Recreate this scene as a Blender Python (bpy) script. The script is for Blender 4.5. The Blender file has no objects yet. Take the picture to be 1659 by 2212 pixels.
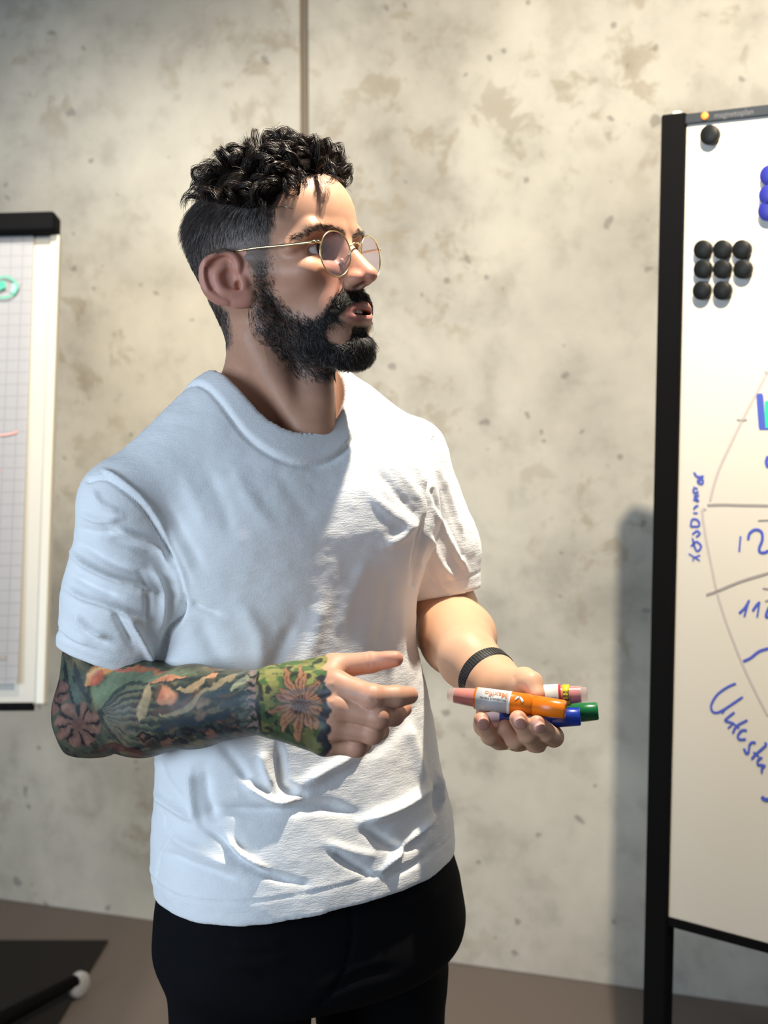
import bpy, bmesh, math, random
import numpy as np
from math import sin, cos, tan, radians, pi
from mathutils import Vector, Matrix

# ------------------------------------------------------------------ camera, world, lights, exposure
SC = bpy.context.scene
FPX = 2950.0
PITCH = radians(6.6)
CAM = np.array([0.0, 0.0, 1.60])
cam_data = bpy.data.cameras.new('camera')
cam_data.sensor_fit = 'VERTICAL'
cam_data.sensor_height = 36.0
cam_data.lens = 36.0 * FPX / 2212.0
cam_data.clip_start = 0.05
cam_data.dof.use_dof = True
cam_data.dof.focus_distance = 1.40
cam_data.dof.aperture_fstop = 6.5
cam = bpy.data.objects.new('camera', cam_data)
SC.collection.objects.link(cam)
cam.location = CAM
cam.rotation_euler = (pi / 2 - PITCH, 0, 0)
SC.camera = cam

SC.view_settings.view_transform = 'Standard'
SC.view_settings.look = 'None'
SC.view_settings.exposure = 0.42
SC.view_settings.gamma = 1.0
SC.view_settings.use_curve_mapping = False

world = bpy.data.worlds.new('world')
SC.world = world
world.use_nodes = True
world.node_tree.nodes['Background'].inputs[0].default_value = (0.72, 0.84, 1.0, 1)
world.node_tree.nodes['Background'].inputs[1].default_value = 0.165


def lamp(name, kind, loc, target, power, color, size=0.03, cone=60, blend=0.5, sy=None):
    d = bpy.data.lights.new(name, kind)
    d.energy = power
    d.color = color
    if kind == 'SPOT':
        d.shadow_soft_size = size
        d.spot_size = radians(cone)
        d.spot_blend = blend
    if kind == 'AREA':
        d.size = size
        if sy:
            d.shape = 'RECTANGLE'
            d.size_y = sy
    o = bpy.data.objects.new(name, d)
    SC.collection.objects.link(o)
    o.location = loc
    v = Vector(target) - Vector(loc)
    o.rotation_euler = v.to_track_quat('-Z', 'Y').to_euler()
    return o


WARM = (1.0, 0.87, 0.68)
lamp('ceiling_spot_over_man', 'SPOT', (0.22, 1.448, 2.52), (-0.06, 1.42, 1.2), 100, (1.0, 0.90, 0.74), 0.02, 62, 0.35)
lamp('ceiling_spot_over_board', 'SPOT', (0.32, 1.243, 2.66), (0.62, 3.0, 1.50), 215, WARM, 0.014, 96, 0.7)
lamp('ceiling_spot_at_board', 'SPOT', (0.38, 1.83, 2.68), (0.55, 2.12, 1.0), 26, WARM, 0.012, 60, 0.8)
lamp('ceiling_spot_on_wall', 'SPOT', (-0.75, 2.1, 2.75), (-0.75, 3.6, 1.30), 90, (1.0, 0.93, 0.82), 0.05, 84, 1.0)
lamp('ceiling_spot_on_flipchart', 'SPOT', (-0.62, 2.0, 2.70), (-1.0, 2.9, 0.9), 13, (1.0, 0.93, 0.82), 0.03, 80, 0.8)
lamp('window_daylight', 'AREA', (-2.6, -0.6, 1.75), (-0.1, 1.5, 1.25), 66, (0.66, 0.82, 1.0), 1.8, sy=1.6)


# ------------------------------------------------------------------ pixel -> place
CF = np.array([0, cos(PITCH), -sin(PITCH)])
CU = np.array([0, sin(PITCH), cos(PITCH)])
CX = np.array([1.0, 0, 0])


def ray(x, y):
    return CX * (x - 829.5) / FPX + CF - CU * (y - 1106.0) / FPX


def P(x, y, Y):
    d = ray(x, y)
    return CAM + d * (Y / d[1])


def PZ(x, y, z):
    d = ray(x, y)
    return CAM + d * ((z - CAM[2]) / d[2])


def PP(x, y, o, n):
    d = ray(x, y)
    return CAM + d * (np.dot(np.array(o) - CAM, n) / np.dot(d, n))


def project(v):
    q = v - CAM
    dep = q @ CF
    return 829.5 + FPX * (q @ CX) / dep, 1106.0 - FPX * (q @ CU) / dep


def lin(c):
    c = np.array(c, float) / 255.0
    return np.where(c <= 0.04045, c / 12.92, ((c + 0.055) / 1.055) ** 2.4)


# ------------------------------------------------------------------ object helpers
COL = SC.collection


def link_mesh(name, me, parent=None, mats=()):
    o = bpy.data.objects.new(name, me)
    COL.objects.link(o)
    for m in mats:
        me.materials.append(m)
    if parent is not None:
        o.parent = parent
    return o


def tag(o, label=None, cat=None, group=None, kind=None):
    if label:
        o['label'] = label
    if cat:
        o['category'] = cat
    if group:
        o['group'] = group
    if kind:
        o['kind'] = kind
    return o


def thing(name, label, cat, group=None):
    o = bpy.data.objects.new(name, None)
    COL.objects.link(o)
    return tag(o, label, cat, group)


def np_mesh(name, V, F, parent=None, mats=(), col=None, smooth=True):
    V = np.ascontiguousarray(V, dtype=np.float32)
    F = np.ascontiguousarray(F, dtype=np.int32)
    me = bpy.data.meshes.new(name)
    n, k = F.shape
    me.vertices.add(len(V))
    me.vertices.foreach_set('co', V.ravel())
    me.loops.add(n * k)
    me.loops.foreach_set('vertex_index', F.ravel())
    me.polygons.add(n)
    me.polygons.foreach_set('loop_start', np.arange(0, n * k, k, dtype=np.int32))
    if smooth:
        me.polygons.foreach_set('use_smooth', np.ones(n, dtype=bool))
    me.update(calc_edges=True)
    if col is not None:
        a = me.color_attributes.new('Col', 'FLOAT_COLOR', 'POINT')
        c = np.ones((len(V), 4), np.float32)
        c[:, :3] = col
        a.data.foreach_set('color', c.ravel())
    return link_mesh(name, me, parent, mats)


def bm_obj(name, bm, mat, parent=None, smooth=False):
    bmesh.ops.recalc_face_normals(bm, faces=bm.faces[:])
    me = bpy.data.meshes.new(name)
    bm.to_mesh(me)
    bm.free()
    if smooth:
        me.polygons.foreach_set('use_smooth', [True] * len(me.polygons))
    return link_mesh(name, me, parent, [mat])


def box_pts(o, ax, ay, az):
    o, ax, ay, az = [np.array(v, float) for v in (o, ax, ay, az)]
    return [o, o + ax, o + ax + ay, o + ay, o + az, o + ax + az, o + ax + ay + az, o + ay + az]


def add_box(bm, o, ax, ay, az, bevel=0.0):
    vs = [bm.verts.new(tuple(p)) for p in box_pts(o, ax, ay, az)]
    fs = [bm.faces.new([vs[i] for i in q]) for q in
          ((0, 3, 2, 1), (4, 5, 6, 7), (0, 1, 5, 4), (1, 2, 6, 5), (2, 3, 7, 6), (3, 0, 4, 7))]
    if bevel:
        es = list({e for f in fs for e in f.edges})
        bmesh.ops.bevel(bm, geom=es, offset=bevel, segments=3, affect='EDGES', profile=0.5)


def box_obj(name, o, ax, ay, az, mat, parent=None, bevel=0.0):
    bm = bmesh.new()
    add_box(bm, o, ax, ay, az, bevel)
    return bm_obj(name, bm, mat, parent)


def frame_of(d):
    d = np.array(d, float)
    d /= np.linalg.norm(d)
    a = np.array([0, 0, 1.0]) if abs(d[2]) < 0.9 else np.array([1.0, 0, 0])
    x = np.cross(a, d)
    x /= np.linalg.norm(x)
    return x, np.cross(d, x), d


def lathe(prof, o, d, seg=32, up=None):
    """prof: list of (t, r). returns V,F quads along axis d from o"""
    x, y, z = frame_of(d)
    if up is not None:
        x = np.array(up, float) - np.dot(up, z) * z
        x /= np.linalg.norm(x)
        y = np.cross(z, x)
    V = []
    for t, r in prof:
        for i in range(seg):
            a = 2 * pi * i / seg
            V.append(np.array(o) + z * t + (x * cos(a) + y * sin(a)) * r)
    F = []
    for j in range(len(prof) - 1):
        for i in range(seg):
            i2 = (i + 1) % seg
            F.append((j * seg + i, j * seg + i2, (j + 1) * seg + i2, (j + 1) * seg + i))
    return np.array(V), np.array(F)


def tube(pts, rad, seg=8, closed=False):
    pts = np.array(pts, float)
    n = len(pts)
    rad = np.broadcast_to(np.array(rad, float), (n,))
    T = np.gradient(pts, axis=0) if not closed else np.roll(pts, -1, 0) - np.roll(pts, 1, 0)
    T /= np.linalg.norm(T, axis=1)[:, None] + 1e-12
    x, y, z = frame_of(T[0])
    N = [x]
    for i in range(1, n):
        v = N[-1] - np.dot(N[-1], T[i]) * T[i]
        N.append(v / np.linalg.norm(v))
    N = np.array(N)
    B = np.cross(T, N)
    a = np.arange(seg) * 2 * pi / seg
    V = pts[:, None] + rad[:, None, None] * (N[:, None] * np.cos(a)[None, :, None] + B[:, None] * np.sin(a)[None, :, None])
    V = V.reshape(-1, 3)
    F = []
    m = n if closed else n - 1
    for j in range(m):
        j2 = (j + 1) % n
        for i in range(seg):
            i2 = (i + 1) % seg
            F.append((j * seg + i, j * seg + i2, j2 * seg + i2, j2 * seg + i))
    F = np.array(F)
    if not closed:
        c0, c1 = len(V), len(V) + 1
        V = np.vstack([V, pts[0], pts[-1]])
        cap = [(c0, (i + 1) % seg, i, c0) for i in range(seg)] + \
              [(c1, (n - 1) * seg + i, (n - 1) * seg + (i + 1) % seg, c1) for i in range(seg)]
        return V, F, np.array([c[:3] for c in cap])
    return V, F, None


def tube_obj(name, pts, rad, mat, parent=None, seg=8, closed=False):
    V, F, cap = tube(pts, rad, seg, closed)
    me = bpy.data.meshes.new(name)
    faces = [tuple(f) for f in F.tolist()]
    if cap is not None:
        faces += [tuple(f) for f in cap.tolist()]
    me.from_pydata(V.tolist(), [], faces)
    me.polygons.foreach_set('use_smooth', [True] * len(me.polygons))
    me.update()
    return link_mesh(name, me, parent, [mat])


def catmull(pts, n=12):
    pts = np.array(pts, float)
    Q = np.vstack([2 * pts[0] - pts[1], pts, 2 * pts[-1] - pts[-2]])
    out = []
    for i in range(1, len(Q) - 2):
        for k in range(n):
            t = k / n
            p0, p1, p2, p3 = Q[i - 1], Q[i], Q[i + 1], Q[i + 2]
            out.append(0.5 * (2 * p1 + (p2 - p0) * t + (2 * p0 - 5 * p1 + 4 * p2 - p3) * t * t + (3 * p1 - p0 - 3 * p2 + p3) * t ** 3))
    out.append(pts[-1])
    return np.array(out)


# ------------------------------------------------------------------ materials
def mat(name, color=(0.5, 0.5, 0.5), rough=0.5, metal=0.0, **kw):
    m = bpy.data.materials.new(name)
    m.use_nodes = True
    b = m.node_tree.nodes['Principled BSDF']
    b.inputs['Base Color'].default_value = (*color, 1)
    b.inputs['Roughness'].default_value = rough
    b.inputs['Metallic'].default_value = metal
    for k, v in kw.items():
        b.inputs[k.replace('_', ' ')].default_value = v
    return m


def nodes(m):
    nt = m.node_tree
    return nt, nt.nodes['Principled BSDF'], nt.nodes.new, nt.links.new


def add_bump(m, scale, strength, dist=0.001, stretch=(1, 1, 1), detail=6, coord='Object', rough=0.6):
    nt, b, N, L = nodes(m)
    tc = N('ShaderNodeTexCoord')
    mp = N('ShaderNodeMapping')
    mp.inputs['Scale'].default_value = stretch
    nz = N('ShaderNodeTexNoise')
    nz.inputs['Scale'].default_value = scale
    nz.inputs['Detail'].default_value = detail
    nz.inputs['Roughness'].default_value = rough
    bp = N('ShaderNodeBump')
    bp.inputs['Strength'].default_value = strength
    bp.inputs['Distance'].default_value = dist
    L(tc.outputs[coord], mp.inputs[0])
    L(mp.outputs[0], nz.inputs['Vector'])
    L(nz.outputs[0], bp.inputs['Height'])
    L(bp.outputs[0], b.inputs['Normal'])
    return nz


def vcol(m, name='Col'):
    nt, b, N, L = nodes(m)
    a = N('ShaderNodeAttribute')
    a.attribute_name = name
    L(a.outputs['Color'], b.inputs['Base Color'])
    return a


# ------------------------------------------------------------------ distance-field sculpting
class Grid:
    def __init__(s, lo, hi, h):
        s.lo = np.array(lo, float)
        s.h = h
        s.n = np.ceil((np.array(hi) - s.lo) / h).astype(int) + 1
        s.ax = [(s.lo[i] + h * np.arange(s.n[i])).astype(np.float32) for i in range(3)]
        s.D = np.full(tuple(s.n), 1.0, np.float32)

    def like(s):
        g = Grid(s.lo, s.lo, s.h)
        g.n, g.ax = s.n, s.ax
        g.D = np.full(tuple(s.n), 1.0, np.float32)
        return g

    def sl(s, lo, hi):
        a = np.clip(np.floor((np.array(lo) - s.lo) / s.h).astype(int), 0, s.n)
        b = np.clip(np.ceil((np.array(hi) - s.lo) / s.h).astype(int) + 1, 0, s.n)
        return tuple(slice(a[i], b[i]) for i in range(3))

    def apply(s, prim, op='u', k=0.005, only=None):
        fn, lo, hi = prim
        m = 3.0 * k + 3 * s.h
        S = s.sl(np.array(lo) - m, np.array(hi) + m)
        x = s.ax[0][S[0]][:, None, None]
        y = s.ax[1][S[1]][None, :, None]
        z = s.ax[2][S[2]][None, None, :]
        if min(len(s.ax[i][S[i]]) for i in range(3)) == 0:
            return
        d = fn(x, y, z).astype(np.float32)
        D = s.D[S]
        kk = max(k, 1e-6)
        if op == 'u':
            h = np.maximum(kk - np.abs(D - d), 0) / kk
            s.D[S] = np.minimum(D, d) - h * h * kk * 0.25
        elif op == 's':
            h = np.maximum(kk - np.abs(D + d), 0) / kk
            s.D[S] = np.maximum(D, -d) + h * h * kk * 0.25
        elif op == 'i':
            h = np.maximum(kk - np.abs(D - d), 0) / kk
            s.D[S] = np.maximum(D, d) + h * h * kk * 0.25

    def mesh(s, smooth_it=0):
        return surface_nets(s.D, s.lo, s.h, smooth_it)


def surface_nets(D, lo, h, smooth_it=0):
    D = D.copy()
    D[0], D[-1], D[:, 0], D[:, -1], D[:, :, 0], D[:, :, -1] = [np.maximum(q, 1e-4) for q in (D[0], D[-1], D[:, 0], D[:, -1], D[:, :, 0], D[:, :, -1])]
    S = D < 0
    nx, ny, nz = D.shape
    cnt = np.zeros((nx - 1, ny - 1, nz - 1), np.int8)
    for i in (0, 1):
        for j in (0, 1):
            for k in (0, 1):
                cnt += S[i:nx - 1 + i, j:ny - 1 + j, k:nz - 1 + k]
    act = (cnt > 0) & (cnt < 8)
    I, J, K = np.nonzero(act)
    idx = np.full(act.shape, -1, np.int32)
    idx[I, J, K] = np.arange(len(I))
    cs = [(i, j, k) for i in (0, 1) for j in (0, 1) for k in (0, 1)]
    vals = {c: D[I + c[0], J + c[1], K + c[2]] for c in cs}
    acc = np.zeros((len(I), 3))
    num = np.zeros(len(I))
    for c in cs:
        for a in range(3):
            if c[a] == 0:
                e = list(c)
                e[a] = 1
                e = tuple(e)
                v0, v1 = vals[c], vals[e]
                m = (v0 < 0) != (v1 < 0)
                t = np.where(m, v0 / np.where(m, v0 - v1, 1), 0)
                p = np.tile(np.array(c, float), (len(I), 1))
                p[:, a] = t
                acc += p * m[:, None]
                num += m
    V = np.stack([I, J, K], 1) + acc / num[:, None]
    V = np.array(lo) + V * h
    F = []
    for a in range(3):
        sl0 = [slice(1, -1)] * 3
        sl1 = [slice(1, -1)] * 3
        sl0[a] = slice(0, -1)
        sl1[a] = slice(1, None)
        s0, s1 = S[tuple(sl0)], S[tuple(sl1)]
        ch = s0 != s1
        i, j, k = np.nonzero(ch)
        flip = s0[i, j, k]
        g = [i, j, k]
        for b in range(3):
            if b != a:
                g[b] = g[b] + 1
        b, c = [(1, 2), (2, 0), (0, 1)][a]

        def cell(db, dc):
            q = [g[0].copy(), g[1].copy(), g[2].copy()]
            q[b] = q[b] + db
            q[c] = q[c] + dc
            return idx[q[0], q[1], q[2]]
        q = np.stack([cell(-1, -1), cell(0, -1), cell(0, 0), cell(-1, 0)], 1)
        q[~flip] = q[~flip][:, ::-1]
        F.append(q)
    F = np.vstack(F)
    if smooth_it:
        V = smooth(V, F, smooth_it)
    return V, F


def edges_of(F):
    E = np.vstack([F[:, [i, (i + 1) % F.shape[1]]] for i in range(F.shape[1])])
    return E


def smooth(V, F, it=2, lam=0.5, mask=None):
    E = edges_of(F)
    n = len(V)
    a = np.concatenate([E[:, 0], E[:, 1]])
    b = np.concatenate([E[:, 1], E[:, 0]])
    deg = np.bincount(a, minlength=n)[:, None] + 1e-9
    for _ in range(it):
        S = np.stack([np.bincount(a, weights=V[b, c], minlength=n) for c in range(3)], 1) / deg
        d = lam * (S - V)
        if mask is not None:
            d *= mask[:, None]
        V = V + d
    return V


def normals(V, F):
    d1 = V[F[:, 2]] - V[F[:, 0]]
    d2 = V[F[:, 3]] - V[F[:, 1]] if F.shape[1] == 4 else V[F[:, 1]] - V[F[:, 0]]
    n = np.cross(d1, d2) if F.shape[1] == 4 else np.cross(d2, d1)
    N = np.zeros_like(V)
    for c in range(3):
        for i in range(F.shape[1]):
            N[:, c] += np.bincount(F[:, i], weights=n[:, c], minlength=len(V))
    return N / (np.linalg.norm(N, axis=1)[:, None] + 1e-20)


def ell(c, r, R=None):
    c = np.array(c, float)
    r = np.array(r, float)
    m = r.max() if R is not None else None

    def fn(x, y, z):
        x, y, z = x - c[0], y - c[1], z - c[2]
        if R is not None:
            x, y, z = (x * R[i][0] + y * R[i][1] + z * R[i][2] for i in range(3))
        k0 = np.sqrt((x / r[0]) ** 2 + (y / r[1]) ** 2 + (z / r[2]) ** 2)
        k1 = np.sqrt((x / r[0] ** 2) ** 2 + (y / r[1] ** 2) ** 2 + (z / r[2] ** 2) ** 2) + 1e-9
        return k0 * (k0 - 1) / k1
    e = np.array([m] * 3) if R is not None else r
    return fn, c - e, c + e


def cone(a, b, ra, rb, flat=None):
    a = np.array(a, float)
    b = np.array(b, float)
    ba = b - a
    L2 = ba @ ba

    def fn(x, y, z):
        x, y, z = x - a[0], y - a[1], z - a[2]
        t = np.clip((x * ba[0] + y * ba[1] + z * ba[2]) / L2, 0, 1)
        X, Y, Z = x - t * ba[0], y - t * ba[1], z - t * ba[2]
        if flat is not None:
            n, s = flat
            q = (X * n[0] + Y * n[1] + Z * n[2]) * (1 / s - 1)
            X, Y, Z = X + q * n[0], Y + q * n[1], Z + q * n[2]
        return np.sqrt(X * X + Y * Y + Z * Z) - (ra + (rb - ra) * t)
    r = max(ra, rb)
    return fn, np.minimum(a, b) - r, np.maximum(a, b) + r


def half(n, o, lo, hi):
    n = np.array(n, float)
    n /= np.linalg.norm(n)

    def fn(x, y, z):
        return (x - o[0]) * n[0] + (y - o[1]) * n[1] + (z - o[2]) * n[2]
    return fn, lo, hi


def scale_prim(p, s):
    return p


def vnoise(Pt, freq, seed=0, octaves=3):
    """cheap smooth value noise on points (n,3)"""
    out = np.zeros(len(Pt))
    amp = 1.0
    for o in range(octaves):
        q = Pt * freq * (2 ** o) + seed * 17.13 + o * 5.7
        i = np.floor(q).astype(np.int64)
        f = q - i
        f = f * f * (3 - 2 * f)
        v = 0
        for dx in (0, 1):
            for dy in (0, 1):
                for dz in (0, 1):
                    hsh = ((i[:, 0] + dx) * 73856093) ^ ((i[:, 1] + dy) * 19349663) ^ ((i[:, 2] + dz) * 83492791)
                    hsh = (hsh ^ (hsh >> 13)) * 1274126177
                    r = ((hsh ^ (hsh >> 16)) & 0xffff) / 32767.5 - 1
                    w = (f[:, 0] if dx else 1 - f[:, 0]) * (f[:, 1] if dy else 1 - f[:, 1]) * (f[:, 2] if dz else 1 - f[:, 2])
                    v = v + r * w
        out += amp * v
        amp *= 0.5
    return out


def poly_dist(px, py, pts):
    """distance to polyline and parameter 0..1"""
    pts = np.array(pts, float)
    best = np.full(px.shape, 1e9)
    bt = np.zeros(px.shape)
    n = len(pts) - 1
    for i in range(n):
        a, b = pts[i], pts[i + 1]
        d = b - a
        t = np.clip(((px - a[0]) * d[0] + (py - a[1]) * d[1]) / (d @ d + 1e-9), 0, 1)
        q = np.hypot(px - a[0] - t * d[0], py - a[1] - t * d[1])
        m = q < best
        best = np.where(m, q, best)
        bt = np.where(m, (i + t) / n, bt)
    return best, bt


def in_poly(px, py, pts):
    inside = np.zeros(px.shape, bool)
    n = len(pts)
    for i in range(n):
        x1, y1 = pts[i]
        x2, y2 = pts[(i + 1) % n]
        c = ((y1 > py) != (y2 > py)) & (px < (x2 - x1) * (py - y1) / (y2 - y1 + 1e-12) + x1)
        inside ^= c
    return inside


def soft_poly(px, py, pts, w):
    i = in_poly(px, py, pts)
    d, _ = poly_dist(px, py, list(pts) + [pts[0]])
    s = np.where(i, d, -d)
    return np.clip(0.5 + s / (2 * w), 0, 1)


def sstep(a, b, x):
    t = np.clip((x - a) / (b - a), 0, 1)
    return t * t * (3 - 2 * t)
# ------------------------------------------------------------------ the setting
WA = PZ(0, 1943, 0)
WB = PZ(1472, 2150, 0)
wd = WB - WA
wd /= np.linalg.norm(wd)
wn = np.array([wd[1], -wd[0], 0.0])            # towards the room
if wn @ (CAM - WA) < 0:
    wn = -wn
up = np.array([0, 0, 1.0])

m_conc = mat('cast_concrete', (0.5, 0.46, 0.38), 0.75)
nt, b, N, L = nodes(m_conc)
tc = N('ShaderNodeTexCoord')


def noise_node(scale, detail=5, rough=0.6, dist=0.0, vec=None):
    nz = N('ShaderNodeTexNoise')
    nz.inputs['Scale'].default_value = scale
    nz.inputs['Detail'].default_value = detail
    nz.inputs['Roughness'].default_value = rough
    nz.inputs['Distortion'].default_value = dist
    L(vec or tc.outputs['Object'], nz.inputs['Vector'])
    return nz


def ramp_node(src, stops):
    r = N('ShaderNodeValToRGB')
    e = r.color_ramp.elements
    while len(e) < len(stops):
        e.new(0.5)
    for i, (p_, c) in enumerate(stops):
        e[i].position = p_
        e[i].color = (*c, 1) if len(c) == 3 else c
    L(src, r.inputs[0])
    return r


def mixc(a, b_, fac, mode='MIX'):
    mx = N('ShaderNodeMix')
    mx.data_type = 'RGBA'
    mx.blend_type = mode
    for s, v in ((6, a), (7, b_)):
        if isinstance(v, tuple):
            mx.inputs[s].default_value = (*v, 1)
        else:
            L(v, mx.inputs[s])
    if isinstance(fac, float):
        mx.inputs[0].default_value = fac
    else:
        L(fac, mx.inputs[0])
    return mx.outputs[2]


g1 = (0.36, 0.36, 0.36)
n_big = noise_node(1.5, 5, 0.55, 0.4)
r_big = ramp_node(n_big.outputs[0], [(0.34, (0.32, 0.30, 0.26)), (0.5, (0.45, 0.425, 0.37)), (0.66, (0.54, 0.515, 0.445))])
n_mid = noise_node(9, 6, 0.65, 0.15)
r_mid = ramp_node(n_mid.outputs[0], [(0.30, (0.74, 0.73, 0.71)), (0.48, (0.97, 0.97, 0.96)), (0.7, (1.08, 1.07, 1.05))])
c1 = mixc(r_big.outputs[0], r_mid.outputs[0], 0.9, 'MULTIPLY')
# brownish crusty stains, gathered in patches
n_st = noise_node(11, 7, 0.68, 0.35)
r_st = ramp_node(n_st.outputs[0], [(0.53, (0, 0, 0)), (0.60, (1, 1, 1))])
n_ar = noise_node(1.9, 2, 0.5)
r_ar = ramp_node(n_ar.outputs[0], [(0.47, (0, 0, 0)), (0.62, (1, 1, 1))])
mul = N('ShaderNodeMath')
mul.operation = 'MULTIPLY'
L(r_st.outputs[0], mul.inputs[0])
L(r_ar.outputs[0], mul.inputs[1])
mul2 = N('ShaderNodeMath')
mul2.operation = 'MULTIPLY'
L(mul.outputs[0], mul2.inputs[0])
mul2.inputs[1].default_value = 0.5
c2 = mixc(c1, (0.25, 0.205, 0.135), mul2.outputs[0])
# air pits
vo = N('ShaderNodeTexVoronoi')
vo.inputs['Scale'].default_value = 21
vo.inputs['Randomness'].default_value = 1.0
nzv = noise_node(16, 2, 0.5)
addv = N('ShaderNodeVectorMath')
addv.operation = 'MULTIPLY_ADD'
L(nzv.outputs['Color'], addv.inputs[0])
addv.inputs[1].default_value = (0.06, 0.06, 0.06)
L(tc.outputs['Object'], addv.inputs[2])
L(addv.outputs[0], vo.inputs['Vector'])
sep = N('ShaderNodeSeparateColor')
L(vo.outputs['Color'], sep.inputs[0])
thr = N('ShaderNodeMath')          # size of the pit: most cells have none
thr.operation = 'MULTIPLY_ADD'
L(sep.outputs[0], thr.inputs[0])
thr.inputs[1].default_value = 0.62
thr.inputs[2].default_value = -0.37
sb = N('ShaderNodeMath')
sb.operation = 'SUBTRACT'
L(thr.outputs[0], sb.inputs[0])
L(vo.outputs['Distance'], sb.inputs[1])
pit = ramp_node(sb.outputs[0], [(0.0, (0, 0, 0)), (0.05, (1, 1, 1))])
mp2 = N('ShaderNodeMath')
mp2.operation = 'MULTIPLY'
L(pit.outputs[0], mp2.inputs[0])
mp2.inputs[1].default_value = 0.58
c3 = mixc(c2, (0.16, 0.145, 0.13), mp2.outputs[0])
L(c3, b.inputs['Base Color'])
bp = N('ShaderNodeBump')
bp.inputs['Strength'].default_value = 0.35
bp.inputs['Distance'].default_value = 0.004
sm = N('ShaderNodeMath')
sm.operation = 'SUBTRACT'
L(n_mid.outputs[0], sm.inputs[0])
L(pit.outputs[0], sm.inputs[1])
L(sm.outputs[0], bp.inputs['Height'])
L(bp.outputs[0], b.inputs['Normal'])

m_floor = mat('floor_covering', (0.135, 0.108, 0.092), 0.55)
add_bump(m_floor, 60, 0.15, 0.001)
m_ceil = mat('ceiling_paint', (0.30, 0.30, 0.29), 0.9)
add_bump(m_ceil, 80, 0.1, 0.001)
m_dark = mat('black_painted_metal', (0.004, 0.004, 0.0045), 0.7, Specular_IOR_Level=0.05)
add_bump(m_dark, 400, 0.05, 0.0003)

H = 2.9
# concrete wall: backing and cast panels with recessed joints
s_seam = (PP(656, 100, WA, wn) - WA) @ wd
wall = box_obj('wall_back', WA - wd * 4.2 - wn * 0.22, wd * 8.6, wn * 0.205, up * H, mat('joint_sealant', (0.17, 0.14, 0.105), 0.85))
tag(wall, kind='structure')
for k, (s0, s1) in enumerate(((s_seam - 5.422, s_seam - 2.722), (s_seam - 2.7, s_seam - 0.011), (s_seam + 0.011, s_seam + 2.7), (s_seam + 2.722, s_seam + 3.9))):
    s0 = max(s0, -4.2)
    box_obj('concrete_panel', WA + wd * s0 - wn * 0.015, wd * (s1 - s0), wn * 0.015, up * H, m_conc, wall, 0.003)
floor = box_obj('floor', (-5.4, -1.5, -0.1), (9.4, 0, 0), (0, 6.5, 0), (0, 0, 0.1), m_floor)
tag(floor, kind='structure')
ceiling = box_obj('ceiling', (-2.4, 0.3, H), (6, 0, 0), (0, 4.6, 0), (0, 0, 0.1), m_ceil)
tag(ceiling, kind='structure')

# ------------------------------------------------------------------ ink strokes on a plane
def ink(name, strokes, o, n, width, material, parent, off=0.0008):
    if len(strokes) > 1:
        return [ink(name, [s_], o, n, width, material, parent, off + 0.00005 * i) for i, s_ in enumerate(strokes)]
    """strokes: pixel polylines traced on the plane; each becomes a thin raised line of ink"""
    n = np.array(n, float)
    vs, fs = [], []
    for st in strokes:
        w = width
        if isinstance(st, tuple):
            st, w = st
        q = catmull(st, 6) if len(st) > 2 else np.array(st, float)
        p3 = np.array([PP(x, y, o, n) for x, y in q]) + n * off
        T = np.gradient(p3, axis=0)
        T /= np.linalg.norm(T, axis=1)[:, None] + 1e-12
        S = np.cross(T, n)
        base = len(vs)
        m = len(p3)
        for i in range(m):
            tp = 0.75 if i in (0, m - 1) else 1.0
            vs.append(p3[i] - S[i] * w * tp / 2)
            vs.append(p3[i] + S[i] * w * tp / 2)
            vs.append(p3[i] - S[i] * w * tp / 2 - n * 0.0006)
            vs.append(p3[i] + S[i] * w * tp / 2 - n * 0.0006)
        for i in range(m - 1):
            a = base + 4 * i
            fs += [(a, a + 1, a + 5, a + 4), (a, a + 4, a + 6, a + 2), (a + 1, a + 3, a + 7, a + 5)]
    me = bpy.data.meshes.new(name)
    me.from_pydata([tuple(v) for v in vs], [], fs)
    me.update()
    return link_mesh(name, me, parent, [material])


# ------------------------------------------------------------------ whiteboard on the right
m_white = mat('whiteboard_enamel', (0.53, 0.505, 0.45), 0.3)
add_bump(m_white, 900, 0.02, 0.0002)
m_rail = mat('anthracite_rail', (0.018, 0.020, 0.022), 0.4)
m_blue_ink = mat('blue_ink', (0.05, 0.08, 0.42), 0.5)
m_grey_ink = mat('grey_ink', (0.42, 0.38, 0.38), 0.6)
m_grey_ink2 = mat('dark_grey_ink', (0.27, 0.25, 0.25), 0.6)
m_green_ink = mat('green_ink', (0.03, 0.50, 0.30), 0.5)
m_orange = mat('orange_plastic', (0.75, 0.22, 0.03), 0.4)
m_print = mat('grey_print', (0.10, 0.10, 0.11), 0.5)

YB = 2.2
tl = P(1486, 262, YB)
d_ = ray(1659, 247.5)
tr = PZ(1659, 243, tl[2])
bx = tr - tl
bx[2] = 0
bx /= np.linalg.norm(bx)
bl0 = P(1447, 1978, YB)
bup = tl - bl0
BH = np.linalg.norm(bup)
bup = np.array([0, 0.0, 1.0])
bnn = np.cross(bx, bup)
bnn /= np.linalg.norm(bnn)
if bnn @ (CAM - tl) < 0:
    bnn = -bnn
wb = thing('mobile_whiteboard', 'tall black framed mobile whiteboard covered in blue handwriting, at the right edge', 'whiteboard')
z1 = tl[2]
z0 = P(1470, 1978, YB)[2]
BW = 1.05
O = np.array([tl[0], tl[1], 0])
# frame leans very slightly like in the photograph
lean = (P(1447, 1978, YB)[0] - tl[0]) / (z0 - z1)


def bp_(s, z, off=0.0):
    return O + bx * s + bnn * off + np.array([lean * (z - z1), 0, z])


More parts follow.
